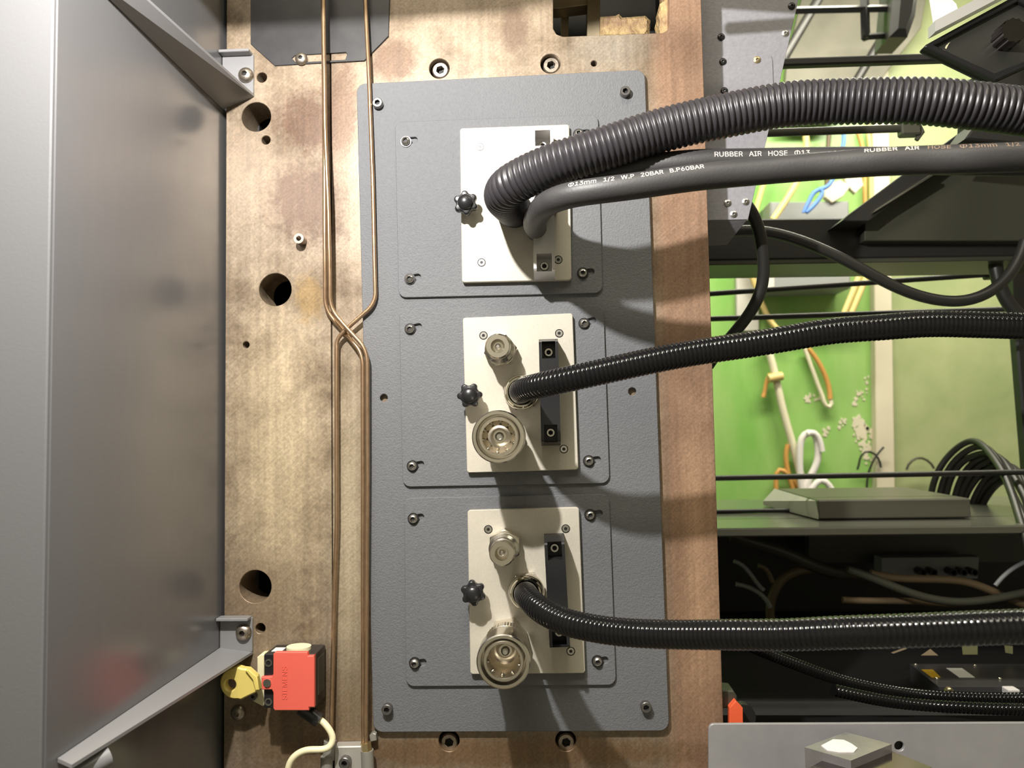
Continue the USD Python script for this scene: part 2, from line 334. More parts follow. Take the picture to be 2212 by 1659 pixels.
# ================================================================== STEEL PLATE
def bolt_head(r, h, hexr, chamfer=None, n=32):
    c = r*0.12 if chamfer is None else chamfer
    return rev([(0, 0), (r, 0), (r, h-c), (r-c, h), (0, h)], n) - hexa(hexr, h*0.35, h+1, 0.3)
def button_head(r, h, hexr, n=32):
    pr = [(0, 0), (r, 0), (r, h*.25)]+[(r*math.cos(a), h*.25+h*.75*math.sin(a)) for a in np.linspace(.15, 1.25, 6)]+[(0, h)]
    return rev(pr, n) - hexa(hexr, h*0.35, h+1, 0.2)
def csk_head(r, hexr, n=28):
    return rev([(0, 0), (r*.8, 0), (r, .0004), (r*.92, .0007), (0, .0007)], n) - hexa(hexr, .0002, 1, .4)

XL, XR = -0.3184, 0.1597
XJ = P(717, 900)[0]
plate = Thing('machine_plate', 'large oxidised brown steel machine plate carrying the dark grey panel', 'steel plate', loc=(0, 0.04, 0))
left = sbox(XL, 0.0, XJ-.0004, 1.75)
for x, y, r in ((554, 253, 33.5), (552, 1267, 35.5), (566, 168, 11.5), (575, 303, 10), (532, 745, 7.5), (563, 1357, 11)):
    left = left.difference(disc(x, y, r))
left = left.difference(disc(595, 626, 36.5).difference(disc(652, 655, 30)))
main = sbox(XJ+.0004, 0.0, XR, 1.75)
for x, y, r in ((949, 148, 22.5), (1189, 137.5, 22), (970, 1600, 22.5), (1222, 1600, 22), (1283, 137, 6.5)):
    main = main.difference(disc(x, y, r))
main = main.difference(poly([(1195, -60), (1195, 62), (1202, 74), (1216, 79), (1432, 71), (1442, 65), (1446, 52), (1446, -60)]))
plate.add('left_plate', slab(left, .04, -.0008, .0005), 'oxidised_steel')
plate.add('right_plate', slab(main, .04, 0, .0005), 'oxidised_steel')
for x, y in ((951, 151), (1190.5, 140.5), (970, 1604), (1223, 1604)):
    c = P(x, y, -.006)
    screw(plate, 'socket_bolt', bolt_head(18.8*S(), .012, 10*S(), .0012), c[0], .018, c[2], 'worn_zinc', 10*S(), .012, .3, label='big socket head bolt sunk in a counterbore')
    plate.add('counterbore_floor', place(cyl(25*S(), 0, .004), c[0], .0225, c[2]), 'cavity')
c = P(648, 517, .008)
plate.add('threaded_insert', place(cyl(11*S(), 0, .012)-cyl(5.5*S(), .003, .02), c[0], 0, c[2]), 'worn_zinc')
body = Thing('machine_column', 'dark machine body behind the drilled steel plate', 'machine frame', loc=(0, .15, 0))
body.add('back_wall', tbox(-.31, .15, .13, .3, 0, 1.75), 'cavity')
body.add('side_wall', tbox(.135, .15, .04, .13, 0, 1.75), 'cavity')
body.add('side_wall', tbox(-.31, -.30, .04, .13, 0, 1.75), 'cavity')
# what shows inside the cutout
def inpoly(pts, y0, y1, c=.0005): return slab(poly(pts, -y1), y0, y1, c)
body.add('guide_bar', inpoly([(1270, -60), (1297, -60), (1296, 95), (1268, 95)], .10, .065), 'machined_bar', label='bright machined guide bar')
body.add('guide_bar', inpoly([(1212, 14), (1229, 14), (1228, 95), (1211, 95)], .12, .10), 'machined_bar')
body.add('guide_bar', inpoly([(1190, -60), (1270, -60), (1270, 10), (1205, 18), (1190, 18)], .09, .07), 'machined_bar')
rb = slab(poly([(1297, 32), (1330, 30), (1338, 26), (1345, 34), (1395, 30), (1406, 40), (1405, 66), (1398, 80), (1297, 82)], -.05), .10, .05, .004)
body.add('rusty_block', rb, 'rusty_casting', label='rusty ochre cast block inside the cutout')
rg = [(1446, -60), (1430, -60), (1436, 0), (1425, 8), (1428, 20), (1422, 30), (1426, 45), (1424, 60), (1427, 74), (1446, 74)]
body.add('ragged_edge', inpoly(rg, .04, .012, .001), 'rusty_casting')

# black slotted sheet at the top
bs = Thing('slotted_sheet', 'thin black slotted sheet clamped at the top of the steel plate', 'metal sheet', loc=P(690, 60))
p_ = poly([(543, -60), (543, 97), (595, 144), (788, 133), (840, 80), (844, -60)])
p_ = p_.difference(poly([(632, 128), (639, 122), (748, 115), (751, 119), (747, 131), (641, 137)]))
bs.add('sheet', slab(p_, 0, -.0022, .0003), 'blackened_sheet')
c = P(651, 127, .003)
screw(bs, 'button_screw', button_head(14*S(), .0045, 5*S()), c[0], -.0022, c[2], 'worn_zinc', 5*S(), .0045, .2)

# ------------------------------------------------------------------ bent tubes
def bent(label, pts, hs, name='bent_tube'):
    q = [P(x, y, h) for (x, y), h in zip(pts, hs)]
    m = sweep(round_path(q, .012), .0021, 14)
    single(name, m, 'bronze_tube', label, 'tube', 'bent bronze tubes', smooth=60)
bent('thin bronze tube running down from top left and ending lowest right, nearer the panel',
     [(698, -60), (700, 120), (703, 300), (709, 430), (712, 560), (713.5, 668), (752, 712), (793, 756), (794, 1000), (792, 1300), (790, 1640)], [.021]*4+[.019]+[.0155]*3+[.014]*3)
bent('thin bronze tube, outer left one above the crossing, passing under the others',
     [(697, -60), (699, 120), (701, 300), (702, 560), (702.5, 670), (744, 717), (783.5, 764), (784, 1000), (784, 1300), (785, 1640)], [.0145, .0145, .0145, .011, .0065, .0048, .0085, .009, .009, .009])
bent('thin bronze tube coming down on the right and crossing over to the left',
     [(786, -60), (796, 145), (805, 380), (810, 600), (811.5, 655), (749, 710), (727, 733), (727, 900), (727.5, 1130), (722, 1290), (715, 1600)], [.0105]*5+[.0097]+[.0085]*5)

# ================================================================== PANEL
pan = Thing('mounting_panel', 'large dark grey powder coated panel bolted over the steel plate', 'panel', loc=P(1106, 870))
pp_ = poly([(770, 181), (1393, 150), (1446, 1579), (806.5, 1582)], .006, 20)
for x, y, r in ((829, 860, 8.5), (1366, 846, 8.5)): pp_ = pp_.difference(disc(x, y, r, .006))
pan.add('plate', slab(pp_, 0, -.006, .0006), 'panel_grey')
for x, y in ((815, 221), (1351, 196), (835, 1534), (1396, 1529)):
    c = P(x, y, .012)
    screw(pan, 'socket_screw', bolt_head(.0050, .0062, .0028), c[0], -.006, c[2], 'dark_zinc', .0028, .0062, .3)

quads = [dict(mod=[(853, 263), (1292, 247), (1302, 633), (861, 643)], wh=[(993.5, 277), (1229.5, 268.5), (1234.5, 604.5), (998, 610)]),
         dict(mod=[(862, 667), (1304, 659), (1317, 1044), (870, 1052)], wh=[(999.5, 686.5), (1236.8, 676.5), (1249.5, 1014.5), (1009, 1021.5)]),
         dict(mod=[(873, 1076), (1316, 1067), (1331, 1480), (877, 1483)], wh=[(1009.7, 1102.3), (1250.5, 1095.8), (1264.3, 1454.4), (1016, 1456.8)])]
mscrew = [[(876, 304, 902, 302), (1250, 288, 1276, 286), (884.5, 601.5, 909, 598), (1259, 589, 1284, 587)],
          [(885, 710, 911, 705), (1262, 698, 1288, 692), (890, 1007, 916, 1003), (1272, 996, 1298, 993)],
          [(892, 1121, 916, 1117), (1275, 1113, 1302, 1109), (895, 1434, 921, 1431), (1291, 1430, 1314, 1426)]]
wscrew = [[(1036.7, 317.4), (1040.3, 567), (1206, 561), (1199, 312)], [(1044.4, 724.7), (1208, 720), (1218, 970), (1054, 978)], [(1054.8, 1143.5), (1222, 1142), (1233, 1406.7), (1063, 1411)]]
where = ['top', 'middle', 'bottom']
mlab = ['thin grey cover plate with slotted screws, topmost, under the big corrugated conduit', 'thin grey cover plate in the middle of the panel', 'thin grey cover plate lowest on the panel']
wlab = ['cream plate at the top, with a long silver handle and no metal couplings', 'cream plate in the middle, with chrome fittings seen nearly head on', 'cream plate at the bottom, with the tilted looking open coupling']
H0, H1, H2 = .006, .009, .015
for k, q in enumerate(quads):
    ctr = P(*np.mean(q['mod'], 0), H1)
    t = Thing('cover_plate', mlab[k], 'plate', loc=(ctr[0], -H0, ctr[2]), group='cover plates on the panel')
    pg = poly(q['mod'], H1, 17)
    for x, y, x2, y2 in mscrew[k]:
        a, b = P(x, y, H1), P(x2, y2, H1)
        pg = pg.difference(LineString([(a[0], a[2]), (b[0]-.003, b[2])]).buffer(.0030, quad_segs=5))
    t.add('plate', slab(pg, -H0, -H1, .0005), 'panel_grey')
    for x, y, *_ in mscrew[k]:
        c = P(x, y, H1+.003)
        w = t.add('washer', place(cyl(.0055, 0, .001, 28)-cyl(.0018, -1, 1), c[0], -H1, c[2]), 'black_steel')
        screw(t, 'socket_screw', button_head(.0043, .0040, .0023), c[0], -H1-.001, c[2], 'zinc', .0023, .0040, .2)
    ctr = P(*np.mean(q['wh'], 0), H2)
    t = Thing('fitting_plate', wlab[k], 'plate', loc=(ctr[0], -H1, ctr[2]), group='cream fitting plates')
    t.add('plate', slab(poly(q['wh'], H2, 6), -H1, -H2, .0006), 'cream_aluminium')
    for x, y in wscrew[k]:
        c = P(x, y, H2)
        t.add('countersunk_screw', place(csk_head(7.6*S(), 3.6*S()), c[0], -H2+.0003, c[2]), 'zinc')
        t.add('screw_seat', place(cyl(9*S(), 0, .0003, 28), c[0], -H2+.0001, c[2]), 'black_steel')

# ------------------------------------------------------------------ star knobs
def star_knob(px, py, deg, label):
    c = P(px, py, .032); y0 = -H2
    t = Thing('star_knob', label, 'knob', loc=(c[0], y0, c[2]), group='black star knobs')
    R = .0118
    sh = Point(0, 0).buffer(.0093)
    for i in range(6):
        u = math.radians(deg+60*i); sh = sh.union(LineString([(0, 0), (.0088*math.cos(u), .0088*math.sin(u))]).buffer(.0032))
    sh = sh.buffer(.0022).buffer(-.0032).buffer(.0010).exterior
    q = np.array([sh.interpolate(d, normalized=True).coords[0] for d in np.linspace(0, 1, 120, endpoint=False)])
    if np.cross(q[0], q[5]) < 0: q = q[::-1]
    a = q[:, 0]
    star = lambda s: s*q
    layers = [(.0105, .86), (.0115, .96), (.0135, 1.0), (.0165, 1.0), (.0185, .95), (.0195, .84)]
    V = []; n = len(a)
    for z, s in layers: V.append(np.c_[star(s), np.full(n, z)])
    V = np.vstack(V+[[[0, 0, .0105]], [[0, 0, .0195]]]); Fc = []
    i = np.arange(n); j = (i+1) % n
    for L in range(len(layers)-1): Fc += [np.c_[L*n+i, L*n+j, (L+1)*n+j], np.c_[L*n+i, (L+1)*n+j, (L+1)*n+i]]
    k = len(layers)*n; Fc += [np.c_[np.full(n, k), j, i], np.c_[np.full(n, k+1), (len(layers)-1)*n+i, (len(layers)-1)*n+j]]
    t.add('star_grip', place(TM(V, np.vstack(Fc)), c[0], y0, c[2]), 'black_plastic', smooth=50)
    dome = rev([(0, .018), (.0074, .018), (.0074, .0202)]+[(.0074*math.cos(u), .0202+.0045*math.sin(u)) for u in np.linspace(.1, 1.45, 9)]+[(0, .0247)], 36)
    t.add('domed_cap', place(dome, c[0], y0, c[2]), 'black_plastic', smooth=50)
    t.add('stem', place(cyl(.0045, 0, .011, 24), c[0], y0, c[2]), 'black_plastic')
star_knob(1006, 438, 95, 'black star knob on the left edge of the top cream plate')
star_knob(1014.5, 854, 63, 'black star knob on the left edge of the middle cream plate')
star_knob(1022, 1281.5, 98, 'black star knob on the left edge of the bottom cream plate')

# ------------------------------------------------------------------ bridge handles
def handle(quad, ht, material, label):
    pts = [P(x, y, H2+ht) for x, y in quad]
    ctr = np.mean(pts, 0); W = np.linalg.norm(pts[1]-pts[0])*.5+np.linalg.norm(pts[2]-pts[3])*.5
    up = (pts[0]+pts[1]-pts[2]-pts[3])/2; L = np.linalg.norm(up); rot = math.atan2(-up[0], up[2])
    t = Thing('bridge_handle', label, 'handle', loc=(ctr[0], -H2, ctr[2]), group='bridge handles')
    w, l = W/2, L/2
    pk = min(.0165, l*.36)
    prof = [(-l, 0), (-l, ht*.55), (-l+.004, ht-.0012), (-l+.0055, ht), (l-.0055, ht), (l-.004, ht-.0012), (l, ht*.55), (l, 0),
            (l-pk-.004, 0), (l-pk-.006, ht*.42), (l-pk-.010, ht*.55), (-l+pk+.010, ht*.55), (-l+pk+.006, ht*.42), (-l+pk+.004, 0)]
    bar = m3.CrossSection([np.array(prof)[::-1]]).extrude(W).translate((0, 0, -w))        # profile in (length, height), width along z
    bar = bar.transform(np.array([[0, 0, 1, 0], [1, 0, 0, 0], [0, 1, 0, 0]], float))
    lip = .0028
    for s in (-1, 1):
        z0, z1 = sorted((s*(l-lip*1.2), s*(l-pk-lip)))
        bar = bar - mbox(-w+lip, w-lip, z0, z1, .007, ht+1)
    t.add('grip_bar', place(bar, ctr[0], -H2, ctr[2], rot), material)
    for s in (-1, 1):
        yy = s*(l-pk*.55-lip); cx, cz = ctr[0]-math.sin(rot)*yy, ctr[2]+math.cos(rot)*yy
        screw(t, 'socket_screw', bolt_head(.0042, .005, .0024), cx, -H2-.007, cz, 'zinc', .0024, .005, .3, label='bright socket screw')
handle([(1149, 271), (1195, 270), (1199, 592), (1153, 593)], .032, 'silver_aluminium', 'silver grey bridge handle, half hidden behind the big conduit and air hoses')
handle([(1164, 729), (1205, 728), (1212, 963), (1169, 964)], .032, 'black_plastic', 'black bridge handle on the middle cream plate')
handle([(1175, 1164), (1219, 1162), (1232, 1408), (1188, 1409)], .032, 'black_plastic', 'black bridge handle on the bottom cream plate')

# ------------------------------------------------------------------ male plugs
def plug(px, py, label, rot):
    hf = .068; c = P(px, py, hf); L = hf-H2
    t = Thing('male_plug', label, 'fitting', loc=(c[0], -H2, c[2]), group='male plugs')
    t.add('hex_nut', place(chamf_hex(.0158, 0, .014, rot), c[0], -H2, c[2]), 'stainless', smooth=25)
    r = .0112
    b = rev([(0, .013), (.0138, .013), (.0138, .019), (.0122, .0195), (.0122, .024), (.0135, .0245), (.0135, .029), (r, .031), (r, .041), (r-.0012, .0415), (r-.0012, .0445), (r, .045), (r, L-.0012), (r-.001, L), (.0062, L), (.0045, L-.009), (0, L-.009)], 48)
    t.add('plug_body', place(b, c[0], -H2, c[2]), 'stainless')
    v = rev([(0, L-.0095), (.0028, L-.0095), (.0026, L-.004), (.0012, L-.002), (0, L-.002)], 28)
    t.add('poppet', place(v, c[0], -H2, c[2]), 'zinc', label='small bright poppet in the bore')
plug(1075, 747.5, 'small stainless plug fitting on a hex nut, upper left of the middle cream plate', .15)
plug(1084, 1196, 'small stainless plug fitting on a hex nut, upper left of the bottom cream plate', .5)

# ------------------------------------------------------------------ quick couplings
def coupling(px, py, label, rot, deep):
    hf = .092; c = P(px, py, hf); L = hf-H2
    t = Thing('quick_coupling', label, 'coupling', loc=(c[0], -H2, c[2]), group='quick couplings')
    R = .0227
    t.add('hex_nut', place(chamf_hex(.0185, 0, .016, rot), c[0], -H2, c[2]), 'stainless', smooth=25)
    t.add('neck', place(rev([(0, .015), (.0150, .015), (.0150, .030), (0, .030)], 48), c[0], -H2, c[2]), 'stainless')
    a = np.linspace(0, 2*math.pi, 96, endpoint=False)
    kn = [( .0197 + (.0005 if i % 2 else 0)) for i in range(96)]
    knurl = m3.CrossSection([np.c_[kn*np.cos(a), kn*np.sin(a)]]).extrude(.012).translate((0, 0, .026))
    t.add('knurled_collar', place(knurl, c[0], -H2, c[2]), 'stainless', smooth=20)
    sl = rev([(.0175, .037), (.0195, .038), (.0205, .042), (.0205, .050), (.0216, .052), (R, .056), (R, L-.001), (R-.001, L), (R-.0034, L), (R-.0034, L-.0006), (R-.0034, L-.022), (.0178, L-.022), (.0176, .037)], 64)
    t.add('locking_sleeve', place(sl, c[0], -H2, c[2]), 'stainless')
    ri = .0140
    inn = rev([(ri, .030), (.0165, .030), (.0170, L-.024), (.0172, L-.0022), (.0164, L-.0014), (ri+.0006, L-.0014), (ri, L-.0022)], 64)
    t.add('inner_ring', place(inn, c[0], -H2, c[2]), 'stainless')
    d = L-deep
    pc = rev([(0, .028), (ri, .028), (ri, d-.004), (.0098, d), (.0092, d-.0006), (.0060, d-.004), (.0055, d-.007), (0, d-.007)], 56)
    t.add('valve_seat', place(pc, c[0], -H2, c[2]), 'stainless')
    t.add('poppet', place(rev([(0, d-.007), (.0040, d-.007), (.0036, d-.003), (.0022, d-.001), (.0020, d-.0004), (0, d-.0004)], 32), c[0], -H2, c[2]), 'zinc')
    for i in range(10):
        u = 2*math.pi*i/10+.2
        s = m3.Manifold.sphere(.0016, 14).translate(((ri-.0002)*math.cos(u), (ri-.0002)*math.sin(u), L-.010))
        t.add('locking_ball', place(s, c[0], -H2, c[2]), 'chrome', smooth=True)
coupling(1076.5, 943.6, 'large round stainless quick coupling on the middle cream plate, seen straight on', .3, .010)
coupling(1087.3, 1430, 'large stainless quick coupling on the bottom cream plate, its open bore and side visible', .2, .026)

# ------------------------------------------------------------------ cable glands
def gland(px, py, label, rot):
    c = P(px, py, .033)
    t = Thing('conduit_gland', label, 'gland', loc=(c[0], -H2, c[2]), group='conduit glands')
    t.add('hex_nut', place(chamf_hex(.0172, 0, .009, rot)-cyl(.0108, -1, 1), c[0], -H2, c[2]), 'chrome', smooth=25)
    g = rev([(.0114, .008), (.0162, .008), (.0166, .010), (.0166, .014), (.0158, .0165), (.0150, .0165), (.0145, .018), (.0150, .020), (.0138, .0225), (.0122, .0225), (.0114, .021)], 56)
    t.add('clamp_ring', place(g, c[0], -H2, c[2]), 'chrome')
gland(1126, 847, 'shiny conduit gland in the middle of the middle cream plate', .2)
gland(1137, 1281, 'shiny conduit gland in the middle of the bottom cream plate', .1)

# ================================================================== HOSES
def corrugated(name, pts, R, pitch, amp, mat_, label, sides=36, per=7, cat_='conduit', sharp=1.0):
    p, L = spline([P(*q) for q in pts], pitch/per)
    s = np.r_[0, np.cumsum(np.linalg.norm(np.diff(p, axis=0), axis=1))]
    w = np.abs(np.cos(math.pi*s/pitch))**sharp
    m = sweep(p, R-amp+amp*w, sides)
    single(name, m, mat_, label, cat_, smooth=60)
    return p
corrugated('corrugated_conduit', [(1112, 455, .012), (1104, 446, .035), (1094, 435, .06), (1088, 423, .085), (1102, 402, .108), (1142, 379, .12), (1200, 354.5, .13), (1300, 322, .136), (1400, 290, .138), (1500, 264, .14), (1600, 243, .142), (1700, 226, .145), (1800, 220, .15), (1900, 218, .158), (2000, 219, .165), (2100, 228, .168), (2200, 240, .168), (2350, 265, .168), (2600, 315, .165), (3300, 420, .15)],
           .0174, .0046, .0019, 'conduit_matte', 'thickest grey black corrugated conduit arching from the top cream plate to the right', 44, 8, sharp=.8)
corrugated('corrugated_conduit', [(1127, 847, .028), (1126, 846, .05), (1128, 843, .08), (1150, 836, .105), (1200, 825, .122), (1300, 803, .13), (1400, 781, .132), (1500, 762, .13), (1600, 747, .128), (1700, 731, .128), (1800, 715, .128), (1900, 707, .13), (2000, 700, .13), (2100, 701, .13), (2250, 706, .13), (2550, 730, .13), (3300, 830, .12)],
           .0106, .0035, .0010, 'conduit_gloss', 'glossy black corrugated conduit rising from the middle cream plate', 30, 8, sharp=.45)
corrugated('corrugated_conduit', [(1138, 1281, .03), (1136, 1284, .055), (1142, 1293, .08), (1166, 1315, .105), (1210, 1339, .122), (1260, 1353, .135), (1320, 1363, .145), (1400, 1369, .158), (1500, 1371, .175), (1600, 1371, .195), (1700, 1371, .21), (1800, 1367, .225), (1900, 1364, .235), (2000, 1361, .24), (2100, 1357, .245), (2250, 1352, .25), (2550, 1345, .26), (3300, 1400, .24)],
           .0106, .0035, .0010, 'conduit_gloss', 'glossy black corrugated conduit drooping from the bottom cream plate', 30, 8, sharp=.45)
RH = .0102
h1, L1 = spline([P(*q) for q in [(1160, 500, .012), (1158, 493, .04), (1155, 481, .075), (1164, 459, .105), (1190, 436, .13), (1240, 420, .145), (1300, 411, .152), (1400, 398, .156), (1500, 384, .158), (1600, 374, .16), (1700, 365, .165), (1800, 357, .172), (1900, 350, .182), (2000, 346, .19), (2100, 343, .2), (2250, 338, .205), (2550, 335, .21), (3300, 380, .2)]], .004)
h2, L2 = spline([P(*q) for q in [(1180, 455, .012), (1178, 446, .04), (1180, 430, .07), (1205, 407, .09), (1260, 386, .105), (1340, 369, .117), (1420, 358, .125), (1500, 351, .13), (1600, 349, .132), (1700, 347, .135), (1850, 346, .145), (2000, 348, .155), (2150, 350, .165), (2550, 352, .17), (3300, 400, .15)]], .004)
def proj(p):
    q = np.asarray(p)-EYE; return np.array([CX+FPX*(q@RT)/(q@FW), CY-FPX*(q@UP)/(q@FW)])
def arc_at(path, px):
    L = np.r_[0, np.cumsum(np.linalg.norm(np.diff(path, axis=0), axis=1))]
    xx = np.array([proj(q)[0] for q in path]); k = np.where((xx[:-1] < px) & (xx[1:] >= px))[0][-1]
    return L[k]+(L[k+1]-L[k])*(px-xx[k])/(xx[k+1]-xx[k])
t = Thing('rubber_air_hose', 'smooth black rubber air hose, front one of two, with white lettering along its top', 'hose', loc=h1[0])
t.add('hose', sweep(h1, RH, 32), 'rubber', smooth=60)
# frame A points up; B = t x A points towards the viewer for a hose running right
def printed(th, path, px0, px1, text, hgt, ang, m_):
    s0, s1 = arc_at(path, px0), arc_at(path, px1)
    raw = meshkit.text_mesh(text, hgt, .0001); g = (s1-s0)/raw.bounds[1][0]
    print('text stretch', text, round(g, 2))
    th.add('lettering', text_on(path, s0, text, hgt, ang, RH, gap=g), m_, smooth=False)
SGN = -1.0 if np.cross(frames(h1)[0][60], frames(h1)[1][60])[1] > 0 else 1.0
printed(t, h1, 1238, 1518, '\u03a613mm   1/2   W.P   20BAR   B.P60BAR', .0042, SGN*1.08, 'print_white')
printed(t, h1, 1864, 1980, 'RUBBER   AIR', .0042, SGN*.92, 'print_white')
printed(t, h1, 1998, 2240, 'HOSE   \u03a613mm   1/2   W.P', .0042, SGN*.92, 'print_faded')
t = Thing('rubber_air_hose', 'smooth black rubber air hose mostly hidden behind the front hose, lettering below its upper edge', 'hose', loc=h2[0])
t.add('hose', sweep(h2, RH, 32), 'rubber', smooth=60)
printed(t, h2, 1538, 1745, 'RUBBER   AIR   HOSE   \u03a613', .0044, SGN*1.42, 'print_white')

# ================================================================== LEFT GUARD
XG = -0.322
YN = on(110, 830, 0, XG)[1]
gd = Thing('safety_guard', 'tall smooth grey guard sheet at the left standing out from the machine', 'machine guard', loc=(XG, 0, 0))
gd.add('inner_sheet', tbox(XG-.003, XG, YN, .06, 0, 1.9, .001), 'guard_paint')
gd.add('front_sheet', tbox(XG-.30, XG, YN-.004, YN, 0, 1.9, .001), 'guard_paint_rough')
def bracket(ztop, zb, label, tilt, py_b, rb):
    """flange on the plate with a lip on top, folded into an arm that runs along the guard to the front"""
    t = Thing('guard_bracket', label, 'bracket', loc=(XG, 0, zb))
    xr = -0.2895
    t.add('flange', slab(sbox(XG+.0005, zb, xr, ztop).buffer(-.001).buffer(.001), -.001, -.0035, .0005), 'bracket_paint')
    t.add('lip', tbox(XG+.0005, xr-.001, -.013, -.001, ztop-.0015, ztop+.0015, .0006), 'bracket_paint')
    yn = YN+.012
    arm = hull([(xr, -.001, zb), (XG+.0005, -.001, zb-tilt), (xr-.0225, yn, zb), (XG+.0005, yn, zb-tilt),
                (xr, -.001, zb-.0025), (XG+.0005, -.001, zb-tilt-.0025), (xr-.0225, yn, zb-.0025), (XG+.0005, yn, zb-tilt-.0025)])
    t.add('arm', arm, 'bracket_paint')
    c = P(*py_b, .006)
    screw(t, 'button_bolt', button_head(rb*S(), .006, 6.5*S()), c[0], -.0035, c[2], 'worn_zinc', 6.5*S(), .006, .2)
    return t
zt = P(510, 122)[2]; bracket(zt, P(548, 205)[2], 'grey steel bracket at the top left, arm dark from below', .012, (530, 161), 17)
zt2 = P(510, 1332)[2]; t = bracket(zt2, P(548, 1406)[2], 'pale grey steel bracket at the bottom left, arm lit from above', -.004, (525, 1367), 17)
tb = on(222, 1640, 1, -.215)
t.add('rolled_end', sweep(np.array([tb+(-.016, -.016, -.006), tb+(0.0, .006, .0)]), .0075, 20), 'bracket_paint', smooth=60)
c = P(513, 1541, .004); single('flange_bolt', place(button_head(16*S(), .006, 6*S()), c[0], -.0008, c[2]), 'worn_zinc', 'dark bolt in shadow below the bottom bracket', 'bolt', base=(c[0], 0, c[2]))

# ------------------------------------------------------------------ unseen beam and rails above the frame, shaped from the lamp to throw the top shadows
def toward(pt, h):
    return pt+(LAMP-pt)*((h+pt[1])/(LAMP[1]*-1+pt[1]) if True else 0)
def shade_pt(px, py, yplane, h):
    s = P(px, py, -yplane); k = (-h-s[1])/(LAMP[1]-s[1]); return s+(LAMP-s)*k
seg = [shade_pt(x, y, 0, .22) for x, y in ((420, 66), (820, 46), (1110, 26), (1270, -12))]
m = cat([hull([q for p in (a, b) for q in (p, p+(0, .02, 0), (p[0], p[1], ZC+.55), (p[0], p[1]+.02, ZC+.55))]) for a, b in zip(seg, seg[1:])])
single('shadow_beam', m, 'guard_paint_rough', 'unseen grey beam above the picture, shaped to throw the top shadow', 'beam')
for (p0, p1, r_, lab) in (((1572, 60), (1790, 44), .0055, 'thin unseen grey rail above the picture, placed to throw a shadow bar, lower one'), ((1480, -14), (1790, 6), .0105, 'thick unseen grey rail above the picture, added for its shadow')):
    a, b = shade_pt(*p0, .043, .06), shade_pt(*p1, .043, .06)
    single('shadow_rail', sweep(np.array([a, (a+b)/2, b]), r_, 16), 'guard_paint_rough', lab, 'rail', smooth=60)

# ================================================================== LIMIT SWITCH
HB, HF = .004, .034
sw = Thing('limit_switch', 'red and black safety limit switch at the lower left of the steel plate', 'switch', loc=(*P(635, 1470)[:1], -HB, P(635, 1470)[2]))
fr = [P(x, y, HF) for x, y in ((570, 1413), (682, 1412), (684, 1530), (572, 1532))]
x0, x1, z0, z1 = fr[0][0], fr[1][0], fr[2][2], fr[0][2]
bodyp = sbox(x0, z0, x1, z1).buffer(-.002).buffer(.002, quad_segs=4)
sw.add('housing', slab(bodyp, -HB, -HF, .0008), 'black_plastic')
for y in (1432, 1516):
    c = P(580, y, HF); sw.add('mounting_eye', place(cyl(.0035, 0, .0006, 24)-cyl(.0022, -1, 1, 24), c[0], -HF, c[2]), 'zinc')
HC = .0385
cv = Polygon(xz([(590, 1413), (594, 1409), (664, 1409), (665, 1417), (676, 1417), (679, 1413), (679, 1528), (667, 1528), (667, 1535), (593, 1535), (590, 1530), (590, 1496), (587, 1490), (565, 1490), (564, 1463), (587, 1462), (590, 1456)], HC))
sw.add('cover', slab(cv, -HF, -HC, .0006), 'red_plastic', label='red plastic cover')
em = meshkit.text_mesh('SIEMENS', .0048, .0005); em.apply_translation(-em.bounds.mean(0))
c = P(615, 1475, HC); Ls = 70*S(HC)/(em.bounds[1][0]-em.bounds[0][0])
em.apply_scale((Ls, 1, 1))
sw.add('lettering', place(em, c[0], -HC-.0001, c[2], math.pi/2), 'red_plastic', smooth=False)
c = P(577.5, 1475, HC); ss = cyl(8*S(), 0, .0012, 24)-mbox(-.01, .01, -.0005, .0005, .0006, 1).rotate((0, 0, 40))
sw.add('slotted_screw', place(ss, c[0], -HC, c[2]), 'zinc')
# round plug and label on the top face, plate on the right side
ztop = z1
cp = on(645, 1403, 2, ztop)
dsk = cyl(.0115, 0, .003, 40)
dm = to_tm(dsk); sw.add('round_plug', TM(dm.vertices*np.array([1, .9, 1])+np.array([cp[0], -.019, ztop]), dm.faces), 'cream_plastic', label='cream round plug')
sw.add('sticker', tbox(x0+.004, x0+.014, -.026, -.014, ztop, ztop+.0003), 'label_white', label='small white sticker')
sw.add('side_plate', tbox(x1, x1+.0006, -.028, -.010, z0+.010, z1-.006), 'olive_dark')
g0 = P(668, 1536, .02)
sw.add('cable_gland', sweep(np.array([P(650, 1528, .02), P(672, 1543, .02), P(690, 1556, .02)]), .0068, 20), 'black_plastic', smooth=50)
cab = spline([P(*q) for q in [(684, 1551, .02), (698, 1560, .021), (712, 1577, .023), (718.5, 1596, .024), (712, 1612, .026), (692, 1619, .028), (665, 1620, .03), (645, 1627, .031), (630, 1641, .032), (622, 1662, .032), (616, 1700, .03)]], .002)[0]
single('switch_cable', sweep(cab, .0030, 18), 'cream_plastic', 'cream cable curling down from the red limit switch', 'cable', smooth=60)
